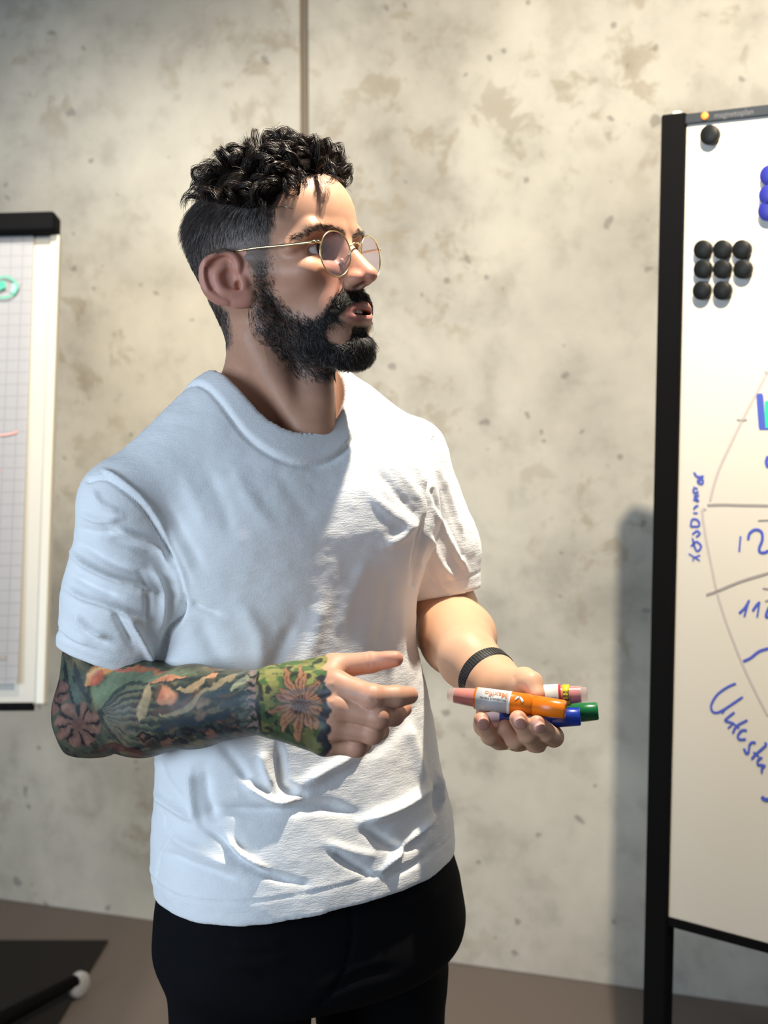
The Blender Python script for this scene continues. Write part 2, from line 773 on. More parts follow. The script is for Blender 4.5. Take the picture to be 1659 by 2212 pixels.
def board_box(name, s0, s1, za, zb, o0, o1, m, parent, bev=0.0):
    bm = bmesh.new()
    pts = [bp_(s0, za, o0), bp_(s1, za, o0), bp_(s1, za, o1), bp_(s0, za, o1), bp_(s0, zb, o0), bp_(s1, zb, o0), bp_(s1, zb, o1), bp_(s0, zb, o1)]
    vs = [bm.verts.new(tuple(p)) for p in pts]
    for q in ((0, 3, 2, 1), (4, 5, 6, 7), (0, 1, 5, 4), (1, 2, 6, 5), (2, 3, 7, 6), (3, 0, 4, 7)):
        bm.faces.new([vs[i] for i in q])
    if bev:
        bmesh.ops.bevel(bm, geom=bm.edges[:], offset=bev, segments=3, affect='EDGES')
    return bm_obj(name, bm, m, parent)


PWID = 0.0395
panel = board_box('writing_panel', 0.0, BW, z0, z1 - 0.002, -0.012, 0.004, m_white, wb)
post1 = board_box('side_post', -PWID, 0.0, 0.045, z1 + 0.012, -0.020, 0.014, m_dark, wb, 0.002)
post2 = board_box('side_post', BW, BW + PWID, 0.045, z1 + 0.012, -0.020, 0.014, m_dark, wb, 0.002)
board_box('bottom_rail', 0.0, BW, z0 - 0.016, z0, -0.014, 0.008, m_dark, wb, 0.001)
rail = board_box('top_rail', 0.0, BW, z1 - 0.006, z1 + 0.010, -0.014, 0.010, m_rail, wb, 0.0015)
for s in (-PWID / 2, BW + PWID / 2):
    board_box('foot_bar', s - 0.02, s + 0.02, 0.03, 0.07, -0.30, 0.30, m_dark, wb, 0.003)
    for oo in (-0.27, 0.27):
        V, F = lathe([(-0.012, 0.001), (-0.012, 0.024), (0.012, 0.024), (0.012, 0.001)], bp_(s, 0.025, oo), bx, 20)
        np_mesh('caster', V, F, wb, [m_dark])
V, F = lathe([(0, 0.0060), (0.002, 0.0060), (0.003, 0.004), (0.003, 0.0001)], bp_(0.033, z1 + 0.003, 0.0100), bnn, 24)
lg = np_mesh('round_badge', V, F, wb, [m_orange])
tag(lg, 'small orange round badge on the top rail')
pw = board_box('screw_cap', -PWID * 0.62, -PWID * 0.30, z1 + 0.012, z1 + 0.017, -0.008, 0.004, mat('white_plastic', (0.7, 0.68, 0.62), 0.5), wb, 0.001)


def text_obj(name, s, size, o, x, y, n, m, parent, extrude=0.0002, sx=1.0, align='LEFT', bold=0.0):
    cu = bpy.data.curves.new(name, 'FONT')
    cu.body = s
    cu.size = size
    cu.extrude = extrude
    cu.align_x = align
    cu.align_y = 'CENTER'
    cu.offset = bold
    cu.resolution_u = 3
    t = bpy.data.objects.new(name, cu)
    COL.objects.link(t)
    x, y, n = [np.array(v, float) for v in (x, y, n)]
    x, y, n = x / np.linalg.norm(x), y / np.linalg.norm(y), n / np.linalg.norm(n)
    M = Matrix(((x[0] * sx, y[0], n[0], o[0]), (x[1] * sx, y[1], n[1], o[1]), (x[2] * sx, y[2], n[2], o[2]), (0, 0, 0, 1)))
    deps = bpy.context.evaluated_depsgraph_get()
    me = bpy.data.meshes.new_from_object(t.evaluated_get(deps))
    bpy.data.objects.remove(t)
    me.transform(M)
    me.materials.clear()
    return link_mesh(name, me, parent, [m])


text_obj('rail_print', 'magnetoplan', 0.0125, bp_(0.048, z1 + 0.002, 0.0104), bx, up, bnn, m_print, wb, 0.0001)

PN = np.cross(bx, np.array([lean, 0, 1.0]))
PN /= np.linalg.norm(PN)
if PN @ bnn < 0:
    PN = -PN
PO = bp_(0, z0, 0.004)
ink('grey_circle_line', [
    [(1659, 800), (1646, 826), (1625, 866), (1603, 908), (1578, 960), (1555, 1010), (1541, 1052), (1534, 1082)],
    [(1517, 1104), (1520, 1130), (1526, 1166), (1538, 1225), (1549, 1277), (1570, 1345), (1604, 1432), (1632, 1492), (1659, 1545)],
    [(1516, 1106), (1519, 1100), (1526, 1099)]], PO, PN, 0.0042, m_grey_ink, wb)
ink('grey_spoke_line', [
    [(1528, 1091), (1560, 1090), (1600, 1091), (1662, 1092)],
    [(1526, 1285), (1549, 1277), (1600, 1256), (1662, 1237)],
    ([(1592, 906), (1603, 908), (1614, 906)], 0.003),
    ([(1652, 803), (1659, 808)], 0.003),
    ([(1638, 1124), (1662, 1123)], 0.003),
    ([(1648, 1270), (1662, 1272)], 0.003),
    ([(1653, 1298), (1662, 1296)], 0.003)], PO, PN, 0.0042, m_grey_ink2, wb)
ink('handwriting', [
    ([(1600, 1158), (1597, 1192)], 0.0040),
    ([(1616, 1166), (1620, 1152), (1632, 1144), (1645, 1149), (1647, 1166), (1641, 1182), (1641, 1191), (1649, 1194), (1662, 1189)], 0.0045)], PO, PN, 0.004, m_blue_ink, wb)
ink('handwriting', [
    ([(1597, 1325), (1610, 1312), (1619, 1296)], 0.0042), ([(1617, 1300), (1608, 1332)], 0.0045),
    ([(1626, 1320), (1634, 1308), (1642, 1300)], 0.0042), ([(1641, 1300), (1636, 1333)], 0.0042),
    ([(1662, 1310), (1655, 1330), (1662, 1333)], 0.0045)], PO, PN, 0.004, m_blue_ink, wb)
ink('handwriting', [
    ([(1605, 1429), (1622, 1421), (1640, 1407), (1662, 1400)], 0.0045)], PO, PN, 0.004, m_blue_ink, wb)
ink('handwriting', [   # "Unterstue..." running down to the right
    [(1590, 1476), (1572, 1484), (1550, 1500), (1537, 1522), (1539, 1536), (1550, 1539), (1568, 1530), (1605, 1505)], [(1568, 1530), (1560, 1541)],
    [(1587, 1538), (1570, 1552), (1568, 1557), (1582, 1561)], [(1573, 1573), (1585, 1562)],
    [(1615, 1555), (1592, 1568), (1583, 1584)], [(1582, 1560), (1597, 1573)],
    [(1614, 1577), (1602, 1578), (1594, 1590), (1599, 1597), (1612, 1596)],
    [(1607, 1616), (1612, 1626), (1617, 1625), (1620, 1608), (1627, 1603), (1633, 1605)],
    [(1653, 1603), (1654, 1610), (1634, 1628), (1624, 1639)], [(1628, 1624), (1640, 1634)],
    [(1647, 1635), (1638, 1642), (1638, 1651), (1650, 1652)], [(1654, 1652), (1647, 1659), (1646, 1669)],
    ([(1646, 1720), (1652, 1726), (1662, 1727)], 0.006)], PO, PN, 0.0040, m_blue_ink, wb)
ink('handwriting', [   # "Koordinator" rising along the left edge
    [(1488, 1196), (1512, 1211)], [(1500, 1204), (1513, 1199)], [(1499, 1204), (1497, 1212)],
    [(1493, 1180), (1505, 1170), (1515, 1180), (1508, 1190), (1502, 1184), (1496, 1162)],
    [(1496, 1154), (1506, 1147), (1512, 1153), (1504, 1160)],
    [(1492, 1137), (1510, 1136), (1508, 1124), (1496, 1122), (1492, 1137)],
    [(1498, 1108), (1508, 1108)], [(1499, 1100), (1503, 1094), (1509, 1092)],
    [(1498, 1078), (1509, 1082), (1501, 1072), (1511, 1070)],
    [(1498, 1056), (1500, 1064), (1510, 1062)], [(1498, 1052), (1508, 1056)],
    [(1510, 1044), (1518, 1044), (1518, 1036), (1508, 1038), (1510, 1044)],
    [(1499, 1020), (1508, 1030), (1521, 1028)], [(1511, 1029), (1519, 1033)]], PO, PN, 0.0034, m_blue_ink, wb)
# green filled block with blue edge, cut by the frame, and blue letters higher up
ink('blue_outline_block', [([(1641, 850), (1644, 890), (1647, 928)], 0.011), ([(1643, 926), (1664, 926)], 0.004)], PO, PN, 0.004, m_blue_ink, wb)
ink('green_filled_block', [([(1662, 866), (1662, 925)], 0.020)], PO, PN, 0.004, m_green_ink, wb, 0.0005)
ink('handwriting', [([(1660, 985), (1656, 998), (1660, 1010)], 0.006)], PO, PN, 0.004, m_blue_ink, wb)


def puck(name, px, py, o, n, r, hgt, m, label, cat, group=None, parent=None):
    c = PP(px, py, o, n)
    V, F = lathe([(0, 0.0001), (0, r * 0.93), (hgt * 0.35, r * 0.90), (hgt * 0.55, r), (hgt * 0.92, r), (hgt, r * 0.93), (hgt, 0.0001)], c, n, 28)
    t = np_mesh(name, V, F, parent, [m], smooth=False)
    return tag(t, label, cat, group)


m_mag = mat('black_magnet_plastic', (0.006, 0.007, 0.0075), 0.4, Specular_IOR_Level=0.2)
puck('magnet', 1538, 293, PO, PN, 0.0152, 0.012, m_mag, 'single black round magnet near the top left corner of the whiteboard', 'magnet')
rows = [('upper', 540, (1523, 1565, 1607)), ('middle', 582, (1523, 1565, 1609)), ('lowest', 628, (1521, 1565))]
words = ('beside the black post', 'second from the black post', 'furthest from the black post')
for rn, y, xs in rows:
    for i, x in enumerate(xs):
        puck('magnet', x, y, PO, PN, 0.0147, 0.012, m_mag, 'black round magnet in the %s row of the cluster, %s' % (rn, words[i]), 'magnet', 'cluster of black magnets on the whiteboard')
# blue magnets cut by the right frame edge, and a card below them
m_bmag = mat('blue_magnet_plastic', (0.015, 0.02, 0.20), 0.4)
for i, y in enumerate((380, 422, 456)):
    puck('magnet', 1668 - i * 2, y, PO, PN, 0.0155, 0.012, m_bmag, ('topmost', 'middle', 'lowest')[i] + ' blue round magnet at the right picture edge', 'magnet', 'blue magnets on the whiteboard')

# ------------------------------------------------------------------ flip chart on the left
fc = thing('flip_chart', 'flip chart easel with black clamp bar and squared paper, at the left edge', 'flip chart')
m_fc = mat('flip_chart_board', (0.49, 0.465, 0.40), 0.4)
m_fcframe = mat('flip_chart_aluminium', (0.54, 0.51, 0.43), 0.35, 0.1)
m_paper = mat('squared_paper', (0.74, 0.73, 0.75), 0.8)
nt, b, N, L = nodes(m_paper)
Yt, Yb = 2.9, 2.64
t_r = P(130, 508, Yt)
b_r = P(98, 1522, Yb)
fu = t_r - b_r
FH = np.linalg.norm(fu)
fu /= FH
fx = np.array([-1.0, 0.06, 0.0])
fx -= fx @ fu * fu
fx /= np.linalg.norm(fx)
fn_ = np.cross(fx, fu)
if fn_ @ (CAM - b_r) < 0:
    fn_ = -fn_


def fb(name, s0, s1, u0, u1, o0, o1, m, parent=fc, bev=0.0):
    o = b_r + fx * s0 + fu * u0 + fn_ * o0
    return box_obj(name, o, fx * (s1 - s0), fu * (u1 - u0), fn_ * (o1 - o0), m, parent, bev)


FW = 0.70
fb('board', 0.010, FW - 0.01, 0.0, FH, -0.014, 0.0, m_fc)
fb('side_frame', 0.0, 0.020, 0.0, FH, -0.018, 0.006, m_fcframe, bev=0.003)
fb('side_frame', FW - 0.020, FW, 0.0, FH, -0.018, 0.006, m_fcframe, bev=0.003)
fb('pen_tray', 0.024, FW - 0.024, -0.012, 0.004, -0.01, 0.016, m_dark, bev=0.001)
fb('clamp_bar', 0.003, FW - 0.004, FH - 0.002, FH + 0.042, -0.018, 0.034, m_dark, bev=0.008)
# paper: thin sheet with printed squares
gx = N('ShaderNodeTexCoord')
sepx = N('ShaderNodeSeparateXYZ')
L(gx.outputs['UV'], sepx.inputs[0])
ws = []
for ax_ in (0, 1):
    m1 = N('ShaderNodeMath')
    m1.operation = 'MULTIPLY'
    L(sepx.outputs[ax_], m1.inputs[0])
    m1.inputs[1].default_value = 40.0
    m2 = N('ShaderNodeMath')
    m2.operation = 'FRACT'
    L(m1.outputs[0], m2.inputs[0])
    m3 = N('ShaderNodeMath')
    m3.operation = 'LESS_THAN'
    L(m2.outputs[0], m3.inputs[0])
    m3.inputs[1].default_value = 0.09
    ws.append(m3)
mx = N('ShaderNodeMath')
mx.operation = 'MAXIMUM'
L(ws[0].outputs[0], mx.inputs[0])
L(ws[1].outputs[0], mx.inputs[1])
L(mixc((0.60, 0.595, 0.61), (0.48, 0.48, 0.51), mx.outputs[0]), b.inputs['Base Color'])
pr_t = PP(74, 520, b_r, fn_)
pr_b = PP(43, 1478, b_r, fn_)
sp = (pr_t - b_r) @ fx
sp2 = (pr_b - b_r) @ fx
ub = (pr_b - b_r) @ fu
bm = bmesh.new()
uvl = bm.loops.layers.uv.new('UVMap')
nseg = 24
grid_v = []
for i in range(nseg + 1):
    t = i / nseg
    u = ub + (FH - ub) * t
    s0 = sp2 + (sp - sp2) * t
    lift = 0.006 + 0.010 * (1 - t) ** 2
    grid_v.append([bm.verts.new(tuple(b_r + fx * s + fu * u + fn_ * lift)) for s in (s0, s0 + 0.3, FW - 0.03)])
for i in range(nseg):
    for j in range(2):
        f = bm.faces.new((grid_v[i][j], grid_v[i][j + 1], grid_v[i + 1][j + 1], grid_v[i + 1][j]))
        for lp in f.loops:
            q = np.array(lp.vert.co) - b_r
            lp[uvl].uv = ((q @ fx), (q @ fu))
bmesh.ops.solidify(bm, geom=bm.faces[:], thickness=0.003)
pp = bm_obj('paper_pad', bm, m_paper, fc)
FO = b_r + fn_ * 0.0125
m_tgreen = mat('turquoise_ink', (0.05, 0.42, 0.27), 0.6)
m_lgreen = mat('pale_green_ink', (0.28, 0.58, 0.43), 0.6)
m_pink = mat('faint_red_ink', (0.78, 0.38, 0.32), 0.7)
ink('green_letter', [([(-8, 604), (8, 598), (20, 600), (32, 608), (38, 618), (34, 630), (22, 640), (4, 643), (-8, 640)], 0.0035),
                     ([(-6, 622), (4, 616), (12, 614)], 0.016)], FO, fn_, 0.004, m_tgreen, fc)
ink('green_letter', [([(30, 612), (32, 620), (26, 631)], 0.009)], FO, fn_, 0.004, m_lgreen, fc, 0.0004)
ink('red_mark', [[(34, 931), (38, 930)], [(0, 1014), (0, 1020)], [(-2, 940), (20, 938), (38, 933)]], FO - fn_ * 0.002, fn_, 0.003, m_pink, fc)
ink('paper_print', [([(-4, 1422), (14, 1422)], 0.011)], FO + fn_ * 0.003, fn_, 0.004, mat('grey_brown_print', (0.30, 0.27, 0.24), 0.8), fc)
mt_ = box_obj('floor_dark_sheet', (-1.95, 2.75, 0.001), (1.15, 0.0, 0), (0.045, 0.83, 0), (0, 0, 0.006), mat('dark_sheet', (0.016, 0.014, 0.012), 0.8, Specular_IOR_Level=0.2), None, 0.002)  # thin, flat dark rectangle laid over the floor near the flip chart
tag(mt_, 'flat dark sheet on the floor under the flip chart', 'mat')
# stand: mast and low star foot with a pale caster cover
ctr = b_r + fx * FW * 0.5
mast_top = ctr + fu * 0.25 - fn_ * 0.03
mast_bot = np.array([ctr[0], ctr[1] + 0.16, 0.06])
tube_obj('mast', [mast_top, mast_top * 0.5 + mast_bot * 0.5, mast_bot], 0.022, m_dark, fc, 16)
tip = PZ(163, 2118, 0.05)
hub = mast_bot.copy()
m_pale = mat('pale_grey_plastic', (0.42, 0.42, 0.42), 0.5)
for k in range(5):
    a0 = math.atan2(tip[1] - hub[1], tip[0] - hub[0]) + k * 2 * pi / 5
    rr = np.hypot(tip[0] - hub[0], tip[1] - hub[1])
    if k in (1, 4):
        rr *= 0.9
    e = hub + np.array([cos(a0), sin(a0), 0]) * rr
    e[2] = 0.05
    lg = tube_obj('leg', [hub, (hub + e) / 2, e], [0.024, 0.019, 0.015], m_dark, fc, 12)
    ax_ = np.array([-sin(a0), cos(a0), 0.0])
    cpos = np.array([e[0], e[1], 0.034]) + np.array([cos(a0), sin(a0), 0]) * 0.012
    V, F = lathe([(-0.012, 0.001), (-0.012, 0.026), (-0.006, 0.033), (0.006, 0.033), (0.012, 0.026), (0.012, 0.001)], cpos, ax_, 24)
    np_mesh('caster', V, F, fc, [m_pale])
# ------------------------------------------------------------------ the man: frames
HM = P(601, 615, 1.47)                      # midpoint between the ears
PHI, HP = radians(59.5), radians(10)
HF = np.array([sin(PHI) * cos(HP), -cos(PHI) * cos(HP), sin(HP)])
HR = np.array([-cos(PHI), -sin(PHI), 0.0])
HU = np.cross(HR, HF)
HB = np.stack([HR, HF, HU])                 # rows


def h2w(v):
    return HM + (np.asarray(v, float) * 0.01) @ HB


def w2h(v):
    return ((np.asarray(v, float) - HM) @ HB.T) * 100


def pc(px, py, Y):
    return w2h(P(px, py, Y))


man = thing('person', 'bearded man in white t-shirt and black trousers with a tattooed right arm', 'person')

# ------------------------------------------------------------------ head and neck (head frame, centimetres)
HH = 0.115
G = Grid((-8.6, -11.5, -19.5), (9.8, 13.8, 14.6), HH)
A = G.apply
A(ell((0, 0.1, 4.7), (7.5, 9.5, 8.4)), 'u', .1)
A(ell((0, 2.6, 6.3), (6.35, 6.95, 5.3)), 'u', 1.0)
A(ell((0, 4.0, -0.2), (5.9, 5.1, 5.8)), 'u', 1.0)
A(ell((0, 5.2, -4.6), (4.5, 4.8, 4.6)), 'u', 1.2)
for s in (1, -1):
    A(cone((5.3 * s, 1.4, -5.0), (1.9 * s, 7.2, -8.2), 1.15, 1.25), 'u', 1.6)
    A(cone((5.9 * s, 0.9, 0.2), (5.4 * s, 1.3, -5.2), 1.0, 1.0), 'u', 1.6)
    A(cone((5.2 * s, 4.6, 0.2), (6.5 * s, 1.2, 0.7), 0.75, 0.6), 'u', 1.3)
    A(ell((4.3 * s, 6.6, -0.1), (1.7, 1.5, 1.4)), 'u', 1.4)
    A(cone((1.0 * s, 8.7, 3.8), (4.2 * s, 7.8, 3.9), 0.75, 0.65), 'u', 0.9)
    A(cone((4.2 * s, 7.8, 3.9), (5.7 * s, 6.0, 2.4), 0.65, 0.6), 'u', 0.9)
A(ell((0, 6.5, -4.6), (3.3, 3.2, 3.3)), 'u', 1.2)
A(ell((0, 7.3, -8.1), (2.1, 1.8, 1.5)), 'u', 1.2)
A(ell((0, 5.0, -7.6), (3.4, 3.2, 1.5)), 'u', 1.0)
# neck
nk0, nk1 = pc(596, 690, 1.50), pc(601, 930, 1.52)
A(cone(nk0, nk1, 5.35, 5.65), 'u', 1.6)
A(cone(pc(556, 740, 1.545), pc(545, 900, 1.56), 2.9, 3.9), 'u', 1.4)
A(cone(pc(552, 735, 1.465), pc(650, 925, 1.45), 1.3, 1.2), 'u', 2.0)       # neck muscle towards the breastbone
A(cone(pc(683, 800, 1.47), pc(682, 925, 1.46), 1.8, 2.2), 'u', 1.5)       # throat
A(ell(pc(694, 866, 1.46), (0.9, 0.9, 0.9)), 'u', 1.0)
A(cone(pc(512, 630, 1.535), pc(560, 745, 1.545), 3.2, 3.0), 'u', 1.2)
A(cone(pc(535, 830, 1.50), pc(470, 905, 1.48), 2.4, 2.6), 'u', 1.8)
A(cone(pc(680, 850, 1.55), pc(720, 925, 1.57), 2.2, 2.4), 'u', 1.6)
# eye sockets
for s in (1, -1):
    A(ell((3.2 * s, 8.8, 1.95), (1.75, 1.55, 1.15)), 's', 1.1)
    A(ell((1.75 * s, 9.2, 1.6), (0.7, 0.9, 1.0)), 's', 0.8)
# nose
A(cone((0, 8.5, 2.9), (0, 10.85, -0.65), 0.58, 0.78), 'u', 0.8)
A(cone((0, 8.0, 1.8), (0, 9.6, -0.9), 0.9, 1.3), 'u', 0.8)
A(ell((0, 11.2, -1.25), (0.92, 0.92, 0.82)), 'u', 0.5)
for s in (1, -1):
    A(ell((0.98 * s, 9.95, -1.45), (0.72, 1.15, 0.72)), 'u', 0.45)
A(cone((0, 10.9, -1.75), (0, 9.7, -2.35), 0.36, 0.40), 'u', 0.4)
for s in (1, -1):
    A(ell((0.62 * s, 10.35, -2.15), (0.30, 0.62, 0.45)), 's', 0.25)
    A(cone((1.55 * s, 9.35, -0.7), (1.8 * s, 9.2, -2.1), 0.12, 0.12), 's', 0.4)
    # fold from nose to mouth
    A(cone((1.95 * s, 9.0, -1.9), (3.1 * s, 8.3, -4.2), 0.10, 0.10), 's', 0.5)
# eyelids
for s in (1, -1):
    A(ell((3.25 * s, 6.75, 1.90), (1.38, 1.36, 1.32)), 'u', 0.35)
# mouth
MU, ML = -4.35, -5.45
A(ell((0, 7.9, -4.7), (2.5, 1.9, 2.0)), 'u', 0.8)
lipu = [(-2.45, 8.75, -4.88), (-1.6, 9.62, -4.47), (-0.55, 10.02, -4.20), (0, 10.05, -4.30), (0.55, 10.02, -4.20), (1.6, 9.62, -4.47), (2.45, 8.75, -4.88)]
lipl = [(-2.45, 8.80, -4.98), (-1.4, 9.62, -5.36), (0, 9.92, -5.52), (1.4, 9.62, -5.36), (2.45, 8.80, -4.98)]
for q, r0, r1 in ((catmull(lipu, 4), .18, .27), (catmull(lipl, 4), .18, .34)):
    n_ = len(q) - 1
    for i in range(n_):
        t0, t1 = 1 - abs(2 * i / n_ - 1), 1 - abs(2 * (i + 1) / n_ - 1)
        A(cone(q[i], q[i + 1], r0 + (r1 - r0) * min(1, t0 * 1.6), r0 + (r1 - r0) * min(1, t1 * 1.6)), 'u', 0.22)
A(ell((0, 8.9, -4.90), (2.0, 1.7, 0.36)), 's', 0.18)
A(cone((2.3, 8.8, -4.98), (0, 9.9, -4.95), 0.08, 0.14), 's', 0.2)
A(cone((-2.3, 8.8, -4.98), (0, 9.9, -4.95), 0.08, 0.14), 's', 0.2)
A(ell((0, 9.7, -6.7), (1.8, 0.75, 0.5)), 's', 0.8)
# slits of the eyes
for s in (1, -1):
    ca, sa = cos(0.10 * s), sin(0.10 * s)
    A(ell((3.30 * s, 8.0, 1.90), (1.42, 1.75, 0.50), ((ca, 0, -sa), (0, 1, 0), (sa, 0, ca))), 's', 0.12)
# ears
for s in (1, -1):
    c30, s30 = cos(radians(32)), sin(radians(32))
    EO = np.array([7.0 * s, 1.0, -0.25])
    EA = np.array([s30 * s, -c30, 0])
    EN = np.array([c30 * s, s30, 0])
    EB = np.array([0, 0, 1.0])

    def E_(a, b_, c=0.0):
        return EO + EA * a + EB * b_ + EN * c
    RR = (EA, EB, EN)
    A(ell(E_(2.4, 0.75, -0.05), (2.4, 2.8, 0.48), RR), 'u', 0.3)
    A(ell(E_(0.9, 0.2, -0.35), (1.3, 2.6, 0.55), RR), 'u', 0.6)
    A(ell(E_(1.0, 0.6, -0.5), (1.5, 2.1, 0.7), RR), 'u', 0.6)
    A(ell(E_(1.05, -1.5, 0.0), (1.15, 1.0, 0.40), RR), 'u', 0.5)
    A(ell(E_(0.35, -1.3, -0.2), (0.8, 1.1, 0.45), RR), 'u', 0.5)
    hx = catmull([E_(1.0, 0.7, 0.15), E_(0.6, 1.5, 0.35), E_(0.8, 2.5, 0.4), E_(1.7, 3.25, 0.45), E_(3.0, 3.05, 0.5), E_(4.1, 2.2, 0.5), E_(4.45, 1.0, 0.45), E_(4.15, -0.1, 0.35), E_(3.3, -1.05, 0.25), E_(2.3, -1.75, 0.15)], 4)
    for i in range(len(hx) - 1):
        A(cone(hx[i], hx[i + 1], 0.33, 0.33), 'u', 0.22)
    A(ell(E_(1.75, 0.35, 0.55), (1.0, 1.35, 0.62), RR), 's', 0.35)
    A(ell(E_(2.5, 2.15, 0.55), (0.95, 0.45, 0.30), RR), 's', 0.35)
    A(cone(E_(3.85, 1.9, 0.5), E_(3.6, -0.2, 0.45), 0.14, 0.12), 's', 0.3)
    ah = catmull([E_(1.7, -1.0, 0.15), E_(2.6, -0.5, 0.18), E_(2.95, 0.6, 0.18), E_(2.8, 1.4, 0.15), E_(2.1, 2.0, 0.05)], 4)
    for i in range(len(ah) - 1):
        A(cone(ah[i], ah[i + 1], 0.32, 0.32), 'u', 0.45)
    A(ell(E_(0.35, -0.05, 0.35), (0.42, 0.6, 0.32), RR), 'u', 0.4)
    A(ell(E_(1.35, -1.0, 0.2), (0.5, 0.36, 0.28), RR), 'u', 0.45)
    A(ell(E_(0.95, -0.2, 0.25), (0.35, 0.5, 0.7), RR), 's', 0.2)
HV, HFc = G.mesh(1)
HN = normals(HV, HFc)
HW = h2w(HV)
HNw = HN @ HB
del G

# masks are drawn in the side view of the head and mirrored to the other side
mir = HV.copy()
mir[:, 0] = np.abs(mir[:, 0])
hpx, hpy = project(h2w(mir))
n1 = vnoise(HV, 0.9, 1)
n2 = vnoise(HV, 3.0, 2)
wpx, wpy = hpx + n2 * 2.5, hpy + vnoise(HV, 3.0, 7) * 2.5
outer = (mir[:, 0] > -1)
BEARD = [(556, 560), (584, 560), (584, 622), (610, 664), (644, 684), (677, 694), (705, 676), (722, 648), (742, 630), (768, 622), (800, 622),
         (812, 660), (830, 700), (830, 800), (792, 815), (760, 815), (691, 818), (644, 808), (596, 762), (556, 716), (546, 672)]
HOLE = [(700, 728), (706, 706), (724, 698), (762, 702), (764, 716), (754, 734), (738, 744), (708, 742)]
HAIR = [(716, 250), (716, 366), (700, 374), (672, 378), (640, 386), (615, 404), (594, 440), (588, 485), (584, 530), (574, 575), (566, 606),
        (553, 600), (540, 575), (520, 556), (490, 552), (455, 566), (440, 600), (455, 650), (487, 672), (496, 700), (500, 738), (494, 752), (470, 750), (300, 700), (300, 250)]
TOP = [(716, 250), (716, 368), (690, 378), (640, 390), (604, 412), (585, 440), (540, 450), (470, 436), (432, 428), (408, 425), (385, 440), (300, 440), (300, 250)]
EARZ = [(443, 552), (520, 545), (548, 590), (556, 672), (520, 684), (470, 664), (436, 620)]
earish = (np.abs(HV[:, 0]) > 7.15) & (HV[:, 1] > -4.5) & (HV[:, 1] < 1.6) & (HV[:, 2] > -3.2) & (HV[:, 2] < 2.9)
behind = (HV[:, 2] < -2.5) & (HV[:, 1] < -1.0)
LIPZ = [(729, 687), (735, 678), (747, 667), (765, 657), (790, 651), (815, 652), (815, 699), (775, 706), (748, 700)]
m_beard = soft_poly(wpx, wpy, BEARD, 12) * (1 - soft_poly(wpx, wpy, LIPZ, 3) * (HV[:, 1] > 7)) * (1 - soft_poly(wpx, wpy, HOLE, 4)) * (HV[:, 1] > -0.5) * (~earish)
frontal = (HV[:, 1] > 6)
m_hair = soft_poly(wpx, wpy, HAIR, 7) * (~earish)
m_top = soft_poly(wpx, wpy, TOP, 10) * (m_hair > 0.5)
lipd = np.full(len(HV), 9.0)
for q in (catmull(lipu, 4), catmull(lipl, 4)):
    for i in range(len(q) - 1):
        a, b_ = q[i], q[i + 1]
        ab = b_ - a
        t = np.clip(((HV - a) @ ab) / (ab @ ab), 0, 1)
        lipd = np.minimum(lipd, np.linalg.norm(HV - a - t[:, None] * ab, axis=1))
m_lip = 1 - sstep(0.42, 0.54, lipd)
inmouth = (np.abs(HV[:, 0]) < 2.2) & (np.abs(HV[:, 2] + 4.93) < 0.5) & (HV[:, 1] < 9.35) & (HV[:, 1] > 7) & (HN[:, 1] > -0.3)
m_beard *= (1 - sstep(0.2, 0.5, m_lip))
# bare patch between nose and upper lip stays moustache; nose itself bare
nose = (HV[:, 2] > -2.5) & (HV[:, 1] > 9.2) & (np.abs(HV[:, 0]) < 2.0)
m_beard *= ~nose

SK = lin((190, 143, 117))
col = np.tile(SK, (len(HV), 1))
col *= (1 + 0.05 * n1 + 0.03 * n2)[:, None]


def blend(c, rgb, m):
    m = np.clip(m, 0, 1)[:, None]
    return c * (1 - m) + np.array(rgb) * m


red = np.exp(-(((HV[:, 1] - 11.2) / 1.3) ** 2 + ((HV[:, 2] + 1.1) / 1.4) ** 2))
col = blend(col, lin((205, 130, 108)), red * 0.7)
cheek = np.exp(-(((np.abs(HV[:, 0]) - 4.6) / 1.8) ** 2 + ((HV[:, 2] + 0.6) / 1.8) ** 2)) * (HV[:, 1] > 3)
col = blend(col, lin((205, 140, 115)), cheek * 0.4)
col = blend(col, lin((203, 132, 118)), earish * 0.55)
ed = np.hypot((np.abs(HV[:, 0]) - 3.3) / 2.2, (HV[:, 2] - 2.1) / 1.5)
col = blend(col, lin((165, 115, 100)), (1 - sstep(0.6, 1.25, ed)) * (HV[:, 1] > 6) * 0.6)
browd, _ = poly_dist(np.abs(HV[:, 0]), HV[:, 2], [(0.9, 3.2), (2.4, 3.75), (4.2, 3.85), (5.6, 3.1)])
m_brow = (1 - sstep(0.12, 0.45, browd + 0.12 * n2)) * (HV[:, 1] > 5)
col = blend(col, lin((70, 50, 42)), m_brow * 0.35)
col = blend(col, lin((166, 104, 97)), m_lip * 0.85)
col = blend(col, lin((60, 22, 20)), inmouth)
grey = sstep(-0.3, 0.6, n1)
col = blend(col, lin((62, 46, 40)), m_beard * (0.62 + 0.3 * sstep(4, 8, HV[:, 1])))
fade = sstep(430, 600, hpy)
col = blend(col, lin((84, 76, 72)) * 0.9, m_hair * (1 - 0.25 * fade))
col = blend(col, lin((22, 17, 14)), m_top)
stub = soft_poly(wpx, wpy, [(520, 690), (560, 700), (620, 790), (700, 815), (705, 850), (640, 850), (590, 800), (550, 760)], 18)
col = blend(col, lin((120, 95, 84)), stub * 0.35 * (HV[:, 1] > -1))
skin_V = [HW]
skin_F = [HFc]
skin_C = [col]

